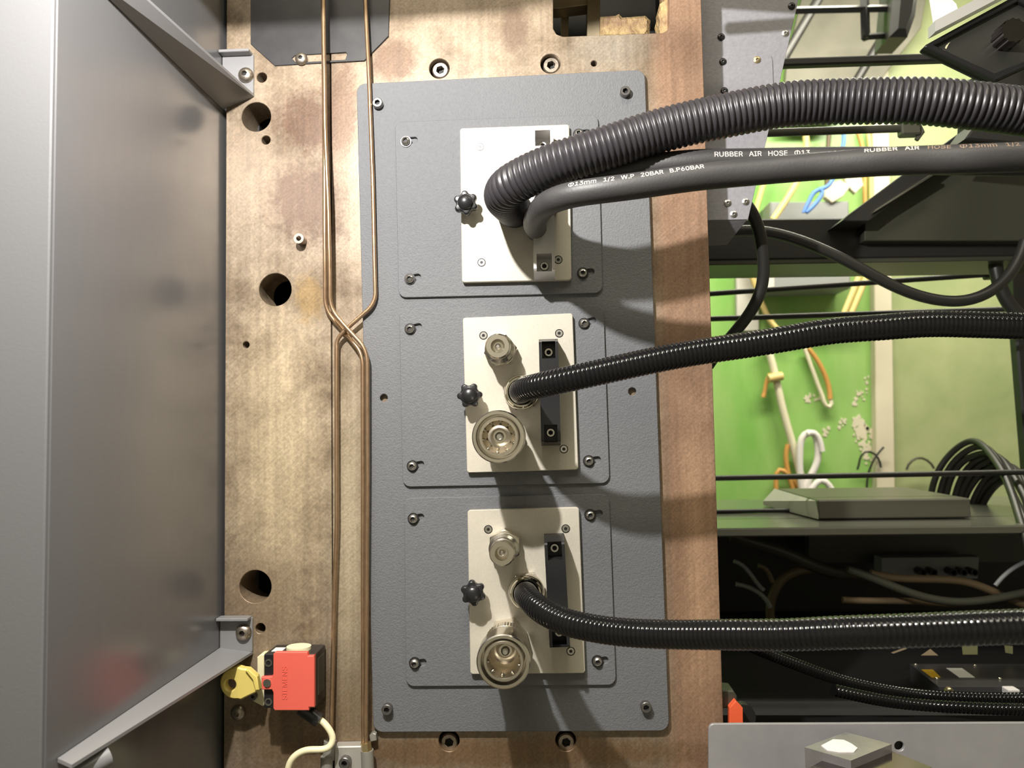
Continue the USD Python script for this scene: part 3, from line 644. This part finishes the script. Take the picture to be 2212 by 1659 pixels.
# yellow actuator
ac = Thing('switch_actuator', 'yellow plastic actuator with a round hole on a cream plate left of the red switch', 'switch actuator', loc=P(520, 1475))
lob = disc(508, 1476, 34, .03).union(poly([(508, 1443), (535, 1446), (553, 1462), (560, 1492), (520, 1512), (500, 1508)], .03)).buffer(.002).buffer(-.002)
lob = lob.difference(disc(497, 1480, 12, .03))
ac.add('tongue', slab(lob, -.022, -.030, .0012), 'yellow_plastic')
rib = poly([(530, 1448), (538, 1446), (556, 1462), (560, 1490), (552, 1492), (546, 1468)], .032)
ac.add('rib', slab(rib, -.028, -.033, .0008), 'yellow_plastic')
cpz = poly([(555, 1420), (562, 1414), (571, 1413), (571, 1524), (566, 1526), (541, 1512), (538, 1500), (545, 1492), (555, 1490)], .012)
ac.add('fixing_plate', slab(cpz, -.0008, -.012, .0008), 'cream_plastic')
c = P(547, 1504, .014); screw(ac, 'socket_screw', bolt_head(8.5*S(), .0035, 4*S()), c[0], -.012, c[2], 'dark_zinc', 4*S(), .0035, .3)

# ------------------------------------------------------------------ lubrication junction at the bottom
jb = Thing('pipe_junction', 'cast junction block with two stubs where the thin tubes end at the bottom', 'pipe fitting', loc=P(750, 1650))
jb.add('block', slab(poly([(722, 1613), (786, 1612), (790, 1720), (722, 1720)], .012, 2), -.0005, -.012, .001), 'dull_alu')
def vcyl(px, py0, py1, h, r, n=28):
    a, b = P(px[0], py0, h), P(px[1], py1, h); return sweep(np.array([a, (a+b)/2, b]), r, n)
jb.add('stub', vcyl((713, 710), 1600, 1640, .011, .0058), 'dull_zinc')
jb.add('stub', vcyl((706, 704), 1634, 1720, .014, .0058), 'dull_zinc')
jb.add('stub', vcyl((793, 797), 1620, 1720, .012, .0060), 'dull_zinc')
c0 = P(790, 1604, .013); c1 = P(792, 1622, .013)
jb.add('pipe_nut', sweep(np.array([c0, (c0+c1)/2, c1]), .0050, 6), 'brass', smooth=False)
jb.add('tab', slab(poly([(797, 1589), (806, 1584), (812, 1586), (813, 1600), (800, 1603)], .008), -.0005, -.008, .0005), 'dull_zinc')
c = P(744, 1649, .018); screw(jb, 'socket_screw', bolt_head(12*S(), .007, 6.5*S()), c[0], -.012, c[2], 'dark_zinc', 6.5*S(), .007, .3)

# ================================================================== RIGHT SIDE SHEET
YS = .045
ss = Thing('side_sheet', 'pale grey riveted sheet behind the right edge of the steel plate', 'metal sheet', loc=P(1600, 240, -YS))
ss.add('sheet', slab(poly([(1470, -60), (1738, -60), (1724, 5), (1698, 118), (1660, 285), (1616, 474), (1470, 477)], -YS), YS+.0015, YS, .0003), 'side_sheet')
ss.add('overlay', slab(poly([(1470, 122), (1658, 117), (1666, 121), (1669, 130), (1674, 270), (1470, 280)], -YS+.0015), YS, YS-.0015, .0004), 'side_sheet')
f0 = [P(1500, 477, -YS-.001), P(1613, 475, -YS-.001), P(1571, 527, -YS-.03), P(1500, 531, -YS-.03)]
ss.add('folded_tab', hull(f0+[p+np.array([0, .0015, -.0005]) for p in f0]), 'side_sheet')
for x, y, m_ in ((1636, 128, 'brass'), (1698, 69, 'zinc'), (1559, 77, 'black_steel'), (1562, 132, 'black_steel'), (1565, 195, 'black_steel'), (1712, 10, 'black_steel'), (1573, 437, 'zinc'), (1612, 434, 'zinc'), (1586, 461, 'zinc')):  # black rivets have the shade they lie in painted into their colour
    c = P(x, y, -YS+.003)
    rv = rev([(.0012, 0), (.0038, 0), (.0036, .001), (.0022, .0018), (.0012, .0018)], 24)
    ss.add('rivet', place(rv, c[0], YS-(.0015 if 118 < y < 270 else 0), c[2]), m_)

# ================================================================== BEHIND, RIGHT: wall fittings
W = -YW
def wp(px, py, d=0.0): return P(px, py, W+d)       # a point d in front of the green wall
def wtube(name, label, pts, rpx, m_, d=.02, cat_='cable', group=None):
    single(name, sweep(spline([wp(x, y, d) for x, y in pts], .012)[0], rpx*S(W), 12), m_, label, cat_, group, smooth=60)
def wslab(pts, d0, d1, c=.002): return slab(poly(pts, W+d1), YW-d0, YW-d1, c)
single('trunking_strip', wslab([(1880, -100), (1915, -100), (1936, 1200), (1896, 1200)], 0, .03), 'plaster', 'cream vertical trunking strip between the green and sage walls', 'trunking')
single('wall_strip', wslab([(1590, 540), (1638, 540), (1640, 715), (1592, 715)], 0, .02), 'pale_grey', 'pale vertical strip on the green wall left of the grey box', 'trunking')
jx = Thing('junction_box', 'grey junction box on the green wall, crossed by the black beam', 'electrical box', loc=wp(1750, 530))
jx.add('box', wslab([(1664, 436), (1834, 434), (1838, 622), (1664, 628)], 0, .11, .004), 'box_grey')
jx.add('lit_side', wslab([(1654, 560), (1673, 558), (1674, 623), (1652, 626)], .02, .112, .003), 'pale_grey')  # paler slab stands in for the lit left face of the box
wtube('conduit_pipe', 'cream conduit pipe slanting down the green wall', [(1655, 745), (1672, 800), (1690, 880), (1712, 960), (1730, 1030), (1744, 1100), (1750, 1140)], 8, 'cream_pipe', .03, 'pipe')
wtube('pipe_clip', 'pale yellow clip wrapped round the cream conduit pipe', [(1660, 818), (1674, 815), (1690, 812)], 9, 'yellow_cable', .045, 'clip')
wtube('hook_cable', 'short brown hooked cable hanging from the cream conduit pipe', [(1664, 808), (1656, 825), (1652, 845), (1648, 858)], 4.5, 'orange_cable', .03)
wtube('hanging_rod', 'thin white rod slanting on the green wall', [(1738, 752), (1746, 774), (1754, 796), (1762, 818), (1770, 840), (1778, 861), (1784, 876), (1789, 879), (1793, 862)], 4.5, 'cream_pipe', .02, 'rod')
wtube('hanging_cable', 'orange cable beside the thin white rod', [(1745, 752), (1768, 782), (1784, 815), (1792, 845), (1793, 862)], 5, 'orange_cable', .022)
wtube('looped_hose', 'white hose looped at the foot of the green wall', [(1738, 1090), (1728, 1020), (1728, 970), (1740, 938), (1755, 935), (1765, 955), (1764, 1000), (1748, 1035), (1745, 1090)], 7, 'paper', .05, 'hose')
wtube('looped_hose', 'white hose bent in a low arch beside the looped one', [(1744, 938), (1760, 936), (1770, 950), (1776, 975)], 6, 'paper', .06, 'hose')
wtube('looped_hose', 'white hose arching lowest, just above the cabinet', [(1752, 1095), (1758, 1050), (1775, 1038), (1795, 1055), (1808, 1095)], 6.5, 'paper', .06, 'hose')
wtube('orange_loop', 'orange cable bent in a hook low on the green wall', [(1673, 1100), (1676, 1040), (1685, 1015), (1697, 1020), (1698, 1100)], 5, 'orange_cable', .03)
wtube('orange_drop', 'orange cable hanging along the cream conduit pipe', [(1702, 960), (1700, 1010), (1708, 1040), (1722, 1100)], 5, 'orange_cable', .03)
single('red_tag', wslab([(1700, 1068), (1716, 1068), (1716, 1086), (1700, 1086)], .0, .02), 'orange_red', 'small red tag low on the green wall', 'tag')
wtube('yellow_tube', 'yellow tube right of the grey box, left of the pair', [(1880, 480), (1868, 560), (1846, 622), (1818, 690)], 6, 'yellow_cable', .13, 'tube')
wtube('yellow_tube', 'yellow tube right of the grey box, right of the pair', [(1892, 480), (1884, 560), (1862, 622), (1834, 690)], 6, 'yellow_cable', .13, 'tube')
wtube('yellow_cable', 'yellow cable slanting left of the grey box', [(1612, 540), (1622, 590), (1640, 640), (1662, 690), (1690, 720)], 6, 'yellow_cable', .05)
wtube('yellow_cable', 'yellow cable crossing high beside the side sheet', [(1655, 350), (1648, 400), (1634, 450), (1630, 480)], 6, 'yellow_cable', .05)
wtube('yellow_cable', 'thick yellow cable slanting over the top of the grey box', [(1740, 290), (1725, 385), (1700, 430), (1670, 475)], 6.5, 'yellow_cable', .15)
wtube('tan_cable', 'tan cable running straight down left of the blue cord', [(1792, 280), (1788, 330), (1786, 400)], 5, 'tan_cable', .05)
wtube('orange_riser', 'orange cable rising beside the trunking strip, left of the pair', [(1850, 280), (1866, 340), (1868, 430), (1872, 480)], 4.5, 'orange_cable', .06)
wtube('orange_riser', 'orange cable rising beside the trunking strip, right of the pair', [(1872, 270), (1880, 340), (1882, 430), (1886, 480)], 5, 'yellow_cable', .035)
wtube('blue_cord', 'blue cord knotted into a loop in front of the grey box', [(1822, 285), (1820, 320), (1806, 365), (1784, 405), (1764, 412), (1745, 440), (1736, 462), (1752, 450), (1768, 432), (1776, 412), (1768, 408)], 4, 'blue_cord', .17, 'cord')
single('paper_tag', wslab([(1782, 400), (1815, 388), (1838, 402), (1822, 424), (1798, 438), (1782, 425)], .10, .12), 'plaster', 'crumpled beige tag hanging above the grey box', 'tag')
single('paper_tag', wslab([(1820, 372), (1858, 370), (1866, 400), (1848, 418), (1830, 402)], .10, .115), 'plaster', 'beige tag behind the crumpled one', 'tag')
wtube('thin_wire', 'thin dark wire bent over the cream trunking strip', [(1873, 1060), (1880, 1010), (1893, 985), (1909, 966)], 2.2, 'dark_cable', .05, 'wire')
wtube('thin_wire', 'thin dark wire arching on the green wall near its right edge', [(1852, 1015), (1858, 990), (1866, 978), (1880, 976), (1898, 992), (1903, 1010)], 2.2, 'dark_cable', .04, 'wire')
wtube('thin_wire', 'thin wire arching on the sage wall beside the coiled cables', [(1958, 1015), (1968, 997), (1984, 989), (2002, 994), (2018, 1012)], 2.4, 'olive_dark', .04, 'wire')
def blobs(centres):
    out = []
    for cx, cy, sx, sy, n, r in centres:
        for _ in range(n):
            x, y = rng.normal(cx, sx), rng.normal(cy, sy); rr = r*rng.uniform(.35, 1.2)
            a = np.linspace(0, 2*math.pi, 9, endpoint=False); k = rr*rng.uniform(.6, 1.3, 9)
            out.append(Polygon(xz(np.c_[x+k*np.cos(a), y+k*np.sin(a)*1.3], W+.003)).buffer(0))
    from shapely import union_all
    return union_all(out).buffer(.0015).buffer(-.0010)
sp = blobs([(1862, 935, 8, 20, 60, 4), (1852, 918, 6, 8, 20, 3), (1874, 975, 7, 14, 30, 3.5), (1786, 932, 4, 5, 10, 3), (1820, 912, 4, 6, 10, 3), (1752, 862, 9, 5, 14, 3.5), (1850, 860, 3, 12, 12, 2.5), (1862, 845, 5, 12, 10, 2), (1872, 820, 3, 8, 6, 2)])
single('wall_splash', slab(sp, YW, YW-.002, .0004), 'plaster', 'splashes of white filler on the green wall', 'splash', kind='stuff')
# upper wall: struts and board put in for wall shade, frame seen beyond
def rod(name, label, a, b, r, m_='black_beam', cat_='rod', group=None):
    a, b = P(*a), P(*b); single(name, sweep(np.array([a, (2*a+b)/3, (a+2*b)/3, b]), r, 14), m_, label, cat_, group, smooth=60)
single('shading_board', wslab([(1745, -60), (2010, -60), (1990, 60), (1900, 175), (1800, 262), (1690, 262), (1700, 130)], .05, .07), 'shade_board', 'large dull board on the upper green wall, widened to stand in for shade', 'board')
rod('shadow_strut', 'dark strut put in for a slanting shadow on the upper wall, left one', (1790, -40, -1.2), (1650, 200, -1.2), .012)
rod('shadow_strut', 'dark strut put in for a slanting shadow on the upper wall, right one', (1930, 40, -1.3), (1800, 260, -1.3), .012)
fr_ = Thing('motor_rack', 'black rear frame with a motor in the upper right background', 'frame', loc=P(1880, 60, -.8))
def fbar(a, b, r): return sweep(np.array([P(*a), (P(*a)+P(*b))/2, P(*b)]), r, 4)
fr_.add('rail', fbar((1690, 23, -.8), (1960, 17, -.8), .008), 'black_beam', smooth=False)
fr_.add('post', fbar((1866, -60, -.8), (1870, 85, -.8), .0095), 'black_beam', smooth=False)
fr_.add('rail', fbar((1862, 80, -.8), (1950, 74, -.8), .007), 'black_beam', smooth=False)
fr_.add('motor', slab(poly([(1930, -60), (1985, -60), (1972, 40), (1956, 85), (1916, 85), (1920, 40)], -.78), .84, .76, .012), 'black_beam')
single('slim_bar', slab(poly([(1470, 132), (2120, 110), (2120, 127), (1470, 149)], -.19), .20, .19, .002), 'black_beam', 'black bar crossing above the thick conduit', 'bar')
rb_ = Thing('round_bar', 'dark round bar with a small clamp at its end, crossing below the thick conduit', 'bar', loc=P(1700, 286, -.25))
a, b = P(1440, 295, -.25), P(1950, 277, -.25)
rb_.add('bar', sweep(np.array([a, (a+b)/2, b]), .0052, 14), 'olive_dark')
c = P(1965, 283, -.25)
rb_.add('clamp', cat([tbox(c[0]-.013, c[0]+.011, .242, .258, c[2]-.007, c[2]+.010, .002), sweep(np.array([c+(.012, 0, .007), c+(.016, 0, -.002), c+(.008, 0, -.012)]), .003, 10)]), 'cover_olive')
rod('thin_rod', 'thin black rod just below the black beam', (1500, 637, -.45), (2160, 591, -.45), .0042)
rod('thin_rod', 'thin black rod just above the middle conduit', (1500, 690, -.45), (2200, 667, -.45), .0042)
rod('thin_rod', 'thin black rod crossing in front of the coiled cables', (1500, 1034, -.45), (2300, 1018, -.45), .0042)
rod('thin_rod', 'short thin black rod lying just above the cabinet', (1500, 1106, -.5), (1740, 1102, -.5), .0034)
c = P(2140, 593, -.45); single('rod_end', tbox(c[0]-.008, c[0]+.010, .44, .46, c[2]-.007, c[2]+.007, .002), 'black_beam', 'block on the end of the thin black rod', 'block')
bm = Thing('black_beam', 'wide black beam crossing the view behind the side sheet', 'beam', loc=P(1800, 520, -.3))
bm.add('beam', slab(poly([(1480, 474), (2300, 466), (2300, 551), (1480, 563)], -.3), .36, .3, .002), 'black_beam')
bm.add('lower_lip', slab(poly([(1480, 562), (2300, 550), (2300, 560), (1480, 573)], -.3), .40, .302, .001), 'olive_dark')
en = Thing('dark_enclosure', 'dark enclosure with a slanting edge at the right behind the air hoses', 'enclosure', loc=P(2050, 430, -.26))
en.add('face', slab(poly([(1868, 474), (2095, 282), (2320, 270), (2320, 520), (1868, 520)], -.28), .30, .28, .001), 'olive_dark')
en.add('slanting_edge', slab(poly([(1812, 482), (1825, 470), (2075, 285), (2130, 285), (1870, 482)], -.26), .30, .25, .001), 'black_beam')
en.add('bright_strip', slab(poly([(1886, 460), (1892, 452), (2015, 373), (2016, 379)], -.245), .255, .245, .0005), 'zinc')
single('dark_post', slab(poly([(2122, 150), (2320, 120), (2320, 320), (2085, 300), (2118, 255)], -.15), .2, .15, .002), 'black_beam', 'dark post below the black box at the top right', 'post')
single('right_column', slab(poly([(2188, 560), (2320, 560), (2340, 1150), (2230, 1150), (2196, 730)], -.62), .64, .62, .003), 'black_beam', 'black column at the right edge of the picture', 'column')
single('loose_cable', tube_px([(1600, 430, -.07), (1624, 460, -.08), (1640, 500, -.09), (1649, 560, -.1), (1645, 620, -.11), (1622, 672, -.12), (1592, 712, -.13), (1560, 750, -.14), (1530, 790, -.15)], .0066), 'dark_cable', 'thick black cable curving down behind the side sheet', 'cable', smooth=60)
single('loose_cable', tube_px([(1560, 505, -.2), (1660, 502, -.2), (1760, 532, -.2), (1850, 575, -.2), (1940, 622, -.2), (2020, 647, -.2), (2090, 648, -.2), (2150, 622, -.2), (2192, 575, -.2), (2215, 520, -.2)], .0068), 'dark_cable', 'thick black cable sagging in a long curve below the beam', 'cable', smooth=60)
single('loose_cable', tube_px([(2150, 545, -.33), (2153, 590, -.33), (2170, 640, -.33), (2200, 680, -.33), (2240, 700, -.33)], .009), 'dark_cable', 'black cable bending down at the right edge under the beam', 'cable', smooth=60)
# coil of cables
names9 = ['outermost strand, reaching furthest left', 'second strand from the outside', 'third strand from the outside', 'fourth strand from the outside', 'middle strand', 'fourth strand from the inside', 'third strand from the inside', 'second strand from the inside', 'innermost strand']
for k in range(9):
    o = k*14+rng.uniform(-5, 5)
    pts = [(2011+o*.9, 1128+k*1, -.62), (2019+o, 1045+k*4+rng.uniform(-9, 9), -.62+.004*k), (2048+o, 987+k*7, -.61+.006*k), (2092+o*.95, 958+k*9+rng.uniform(-5, 5), -.58+.008*k), (2135+o*.9, 975+k*12, -.52+.010*k), (2172+o*.85+rng.uniform(-10, 10), 1040+k*13, -.44+.008*k), (2204+o*.8, 1125+k*10, -.36+.006*k), (2228+o*.8, 1210+k*8, -.29+.004*k), (2245+o*.8, 1300+k*6, -.26+.002*k)]
    single('coiled_cable', tube_px(pts, .0054, .008, 12), 'dark_cable', 'black coiled cable hanging over the cabinet at the right, '+names9[k], 'cable', 'coiled black cables', smooth=60)
# cabinet
cabt = Thing('machine_cabinet', 'dark low machine cabinet at the right with open front', 'cabinet', loc=P(1900, 1300, -.5)*np.array([1, 1, 0]))
zt = P(1800, 1139, -.33)[2]; xl, xr_ = .155, 1.1
cabt.add('top', tbox(xl, xr_, .33, .72, zt-.012, zt, .002), 'cabinet_top')
cabt.add('back', tbox(xl, xr_, .70, .72, 0, zt-.012), 'black_beam')
cabt.add('floor_pan', tbox(xl, xr_, .20, .70, P(1800, 1545, -.2)[2]-.02, P(1800, 1545, -.2)[2]), 'cavity')
cabt.add('front_panel', tbox(xl, xr_, .20, .215, 0, P(1800, 1545, -.2)[2]-.02), 'black_beam')
cabt.add('partition', slab(poly([(1748, 1140), (2320, 1136), (2320, 1215), (1748, 1215)], -.60), .62, .60), 'olive_dark')
cabt.add('connector_strip', slab(poly([(1905, 1205), (2115, 1203), (2112, 1250), (1905, 1252)], -.55), .58, .55), 'box_grey')
for x in (1985, 2008, 2050, 2072, 2095):
    c = P(x, 1233, -.545); cabt.add('socket', place(cyl(.006, 0, .02, 20)-cyl(.004, .005, 1, 20), c[0], .55, c[2]), 'black_plastic')
cv_ = Thing('cover_box', 'flat olive grey cover box lying on the cabinet top', 'cover', loc=(P(1900, 1120, -.42)[0], .45, zt))
xa, xb = P(1768, 1110, -.40)[0], P(2098, 1110, -.40)[0]
cv_.add('box', tbox(xa, xb, .40, .60, zt+.002, zt+.030, .002), 'cover_olive')
cv_.add('end_lip', hull([(xa-.024, .60, zt+.002), (xa, .40, zt+.002), (xa, .60, zt+.002), (xa-.024, .60, zt+.009), (xa, .40, zt+.009), (xa-.004, .6, zt+.03), (xa, .41, zt+.028)]), 'pale_grey')
cab_c = [('tan cable arching up from the cabinet floor', [(1668, 1350), (1664, 1310), (1672, 1280), (1690, 1252), (1720, 1235), (1770, 1230), (1830, 1238), (1880, 1246)], 'tan_cable', .007),
         ('dark olive cable slanting across the upper left of the cabinet', [(1580, 1155), (1630, 1172), (1700, 1195), (1760, 1222), (1830, 1238)], 'olive_dark', .010),
         ('grey cable slanting from the left into the cabinet', [(1590, 1262), (1625, 1272), (1650, 1290), (1664, 1312)], 'box_grey', .0035),
         ('thin grey cable in the left of the cabinet', [(1585, 1212), (1605, 1222), (1625, 1245), (1650, 1275)], 'box_grey', .003),
         ('short tan cable bending down at the left', [(1638, 1222), (1655, 1230), (1664, 1245), (1669, 1258)], 'tan_cable', .0035),
         ('tan cable running along the cabinet to the right', [(1820, 1296), (1900, 1298), (1990, 1300), (2060, 1304), (2120, 1298), (2240, 1288)], 'tan_cable', .005),
         ('brown cable rising over to the right in the cabinet', [(1880, 1238), (1960, 1250), (2040, 1252), (2090, 1258), (2150, 1280), (2230, 1310)], 'tan_cable', .006),
         ('long olive cable sagging through the cabinet', [(1830, 1230), (1900, 1255), (1980, 1285), (2060, 1300), (2140, 1295), (2240, 1275)], 'olive_dark', .006),
         ('thin grey cable at the right of the cabinet', [(2150, 1265), (2175, 1238), (2230, 1208)], 'box_grey', .003)]
for k, (lab, pts, m_, r) in enumerate(cab_c):
    single('cabinet_cable', sweep(spline([P(x, y, -.48+.012*k) for x, y in pts], .006)[0], r, 12), m_, lab, 'cable', smooth=60)
# instrument box in the cabinet
ib = Thing('terminal_box', 'dark terminal box with yellow and white stickers at the lower right', 'electrical box', loc=P(2090, 1480, -.3))
zb1 = P(2090, 1478, -.24)[2]
T = lambda x, y: on(x, y, 2, zb1)
f4 = [T(1965, 1434), T(2330, 1434), T(2330, 1484), T(2028, 1484)]
ib.add('housing', hull([p for q in f4 for p in (q, q+np.array([0, 0, -.035]))]), 'box_dark')
def sticker(pts, m_, lab): ib.add('sticker', hull([p for q in pts for p in (T(*q)+np.array([0, 0, .0001]), T(*q)+np.array([0, 0, .0006]))]), m_, label=lab)
sticker([(1990, 1447), (2015, 1447), (2032, 1464), (2012, 1464)], 'label_yellow', 'yellow sticker')
sticker([(2044, 1444), (2078, 1444), (2106, 1464), (2072, 1464)], 'label_white', 'white sticker')
for x, y in ((1977, 1436), (2023, 1467), (2105, 1438), (2159, 1467)):
    q = T(x, y); s_ = to_tm(m3.Manifold.sphere(.0028, 14)); ib.add('dome_screw', TM(s_.vertices+q, s_.faces), 'chrome', smooth=True)
q = P(2048, 1492, -.22); ib.add('round_button', place(rev([(0, 0), (.005, 0), (.005, .004), (.004, .006), (0, .006)], 28), q[0], q[1], q[2]), 'brass')
q = P(2187, 1495, -.22); ib.add('connector', tbox(q[0]-.007, q[0]+.007, q[1]-.004, q[1]+.01, q[2]-.004, q[2]+.004, .001), 'paper')
for pts, m_, lab in (([(1925, 1410), (1960, 1397), (1958, 1402), (1930, 1412)], 'label_beige', 'slim beige tab beside the terminal box'), ([(1990, 1416), (2010, 1402), (2027, 1416)], 'label_beige', 'beige triangular tab above the terminal box'),
                     ([(2078, 1394), (2112, 1394), (2112, 1414), (2080, 1414)], 'label_olive', 'olive square tab above the terminal box'), ([(2170, 1394), (2188, 1396), (2188, 1413), (2172, 1410)], 'label_olive', 'narrow olive tab at the right above the terminal box')):
    single('cabinet_tab', slab(poly(pts, -.329), .3295, .329, .0001), m_, lab, 'tab')
corrugated('rear_conduit', [(1600, 1385, -.1), (1660, 1412, -.12), (1740, 1443, -.14), (1820, 1470, -.16), (1900, 1488, -.17), (1980, 1500, -.18), (2060, 1506, -.18), (2260, 1508, -.18)], .0068, .0042, .0012, 'conduit_gloss', 'dim corrugated conduit sloping down behind the lowest thick conduit', 20, 6, sharp=.8)
corrugated('rear_conduit', [(1800, 1490, -.06), (1880, 1508, -.07), (1960, 1520, -.08), (2040, 1526, -.08), (2120, 1530, -.08), (2260, 1532, -.08)], .0062, .0042, .0012, 'conduit_gloss', 'corrugated conduit lying lowest just above the grey sheet', 20, 6, sharp=.8)

# ================================================================== LOWER RIGHT SHEET AND BLOCK
HS = .03
ls = Thing('lower_sheet', 'smooth blue grey sheet along the bottom right corner', 'metal sheet', loc=P(1900, 1640, HS))
pl = poly([(1531, 3300), (1531, 1564), (3000, 1558), (3000, 3300)], HS, 12).difference(disc(1943, 1612, 9.5, HS))
ls.add('sheet', slab(pl, -HS+.003, -HS, .0006), 'lower_sheet')
ls.add('hole_backing', place(cyl(.006, 0, .001, 20), P(1943, 1612, HS)[0], -HS+.006, P(1943, 1612, HS)[2]), 'cavity')
blk = Thing('steel_block', 'shiny square steel block with white paint residue on the lower grey sheet', 'steel block', loc=P(1850, 1640, HS))
zt = P(1826, 1581, HS+.004)[2]
Tb = lambda x, y: on(x, y, 2, zt)
q4 = [Tb(1827, 1581), Tb(1738, 1614), Tb(1838, 1643), Tb(2008, 1648)]
q4[3] = q4[0]+(q4[2]-q4[1])
zl = zt-.007; Tl = lambda x, y: on(x, y, 2, zl)
foot = [Tl(1862, 1596), Tl(2012, 1657), Tl(1900, 1760), Tl(1745, 1660)]
bm_ = hull([p for q in q4 for p in (q, q+np.array([0, 0, -.10]))])
blk.add('block', bm_, 'satin_steel', smooth=False)
blk.add('foot', hull([p for q in foot for p in (q, q+np.array([0, 0, -.05]))]), 'dark_chrome', smooth=False)
e1, e2 = q4[1]-q4[0], q4[3]-q4[0]
res = [(.45, .12), (.62, .2), (.8, .18), (.9, .4), (.85, .62), (.7, .8), (.52, .72), (.42, .5), (.36, .28)]
pr = [q4[0]+e1*a+e2*b for a, b in res]
blk.add('paint_residue', hull([p for q in pr for p in (q+np.array([0, 0, .0001]), q+np.array([0, 0, .0008]))]), 'paper', label='white paint residue')
ar = Thing('pointer', 'bright red pointer tab with a pointed top beside the lower grey sheet', 'pointer', loc=P(1590, 1545, -.005))
ar.add('tab', slab(poly([(1576, 1530), (1590, 1514), (1605, 1530), (1606, 1600), (1576, 1600)], -.004), .012, .004, .0005), 'orange_red')
ar.add('holder', slab(poly([(1545, 1490), (1585, 1493), (1592, 1503), (1592, 1530), (1545, 1530)], -.012), .035, .012, .001), 'olive_dark')
ar.add('roller', place(cyl(.012, 0, .01, 28), P(1603, 1545, -.025)[0], .03, P(1603, 1545, -.025)[2]), 'black_beam')

# ================================================================== TOP RIGHT DEVICE
HT = .010
dv = Thing('sensor_box', 'tilted black instrument box with a knurled knob at the top right', 'instrument', loc=P(2120, 90, 0))
corners = [(1995, 99), (2205, -16), (2380, 70), (2150, 174)]
outer = poly(corners, HT, 4)
inner = poly([(2020, 97), (2200, 2), (2345, 72), (2150, 158)], HT)
dv.add('rim', slab(outer.difference(inner), 0, -HT, .001), 'black_plastic')
dv.add('face', slab(outer, .002, -HT+.005, .0005), 'device_face')
kc = P(2190, 66, HT+.012)
a = np.linspace(0, 2*math.pi, 72, endpoint=False); kr = np.where((np.arange(72) // 3) % 2 == 0, .0118, .0108)
kb = m3.CrossSection([np.c_[kr*np.cos(a), kr*np.sin(a)]]).extrude(.018)
kt = place(kb, kc[0], -HT+.005, kc[2]); dv.add('knurled_knob', kt, 'dark_chrome', smooth=20, label='shiny knurled knob')
sh = np.array([0, -.001, .0])
e = [P(2009, 80, .01), P(2009, 56, .01), P(2180, -34, .01), P(2180, -10, .01)]
dv.add('silver_bracket', hull([p for q in e for p in (q+np.array([0, -.010, 0]), q+np.array([0, .004, 0]))]), 'silver_aluminium')
dv.add('mark', slab(poly([(2041, 104), (2044, 106), (2050, 94), (2053, 92), (2049, 93), (2043, 99)], HT-.005), -HT+.005, -HT+.0045, .0001), 'cream_plastic')
single('paper_sheet', slab(poly([(2000, -60), (2018, 52), (2070, 22), (2066, 8), (2048, -10), (2040, -60)], .005), -.003, -.005, .0002), 'paper', 'white paper sheet standing behind the black instrument box', 'paper')
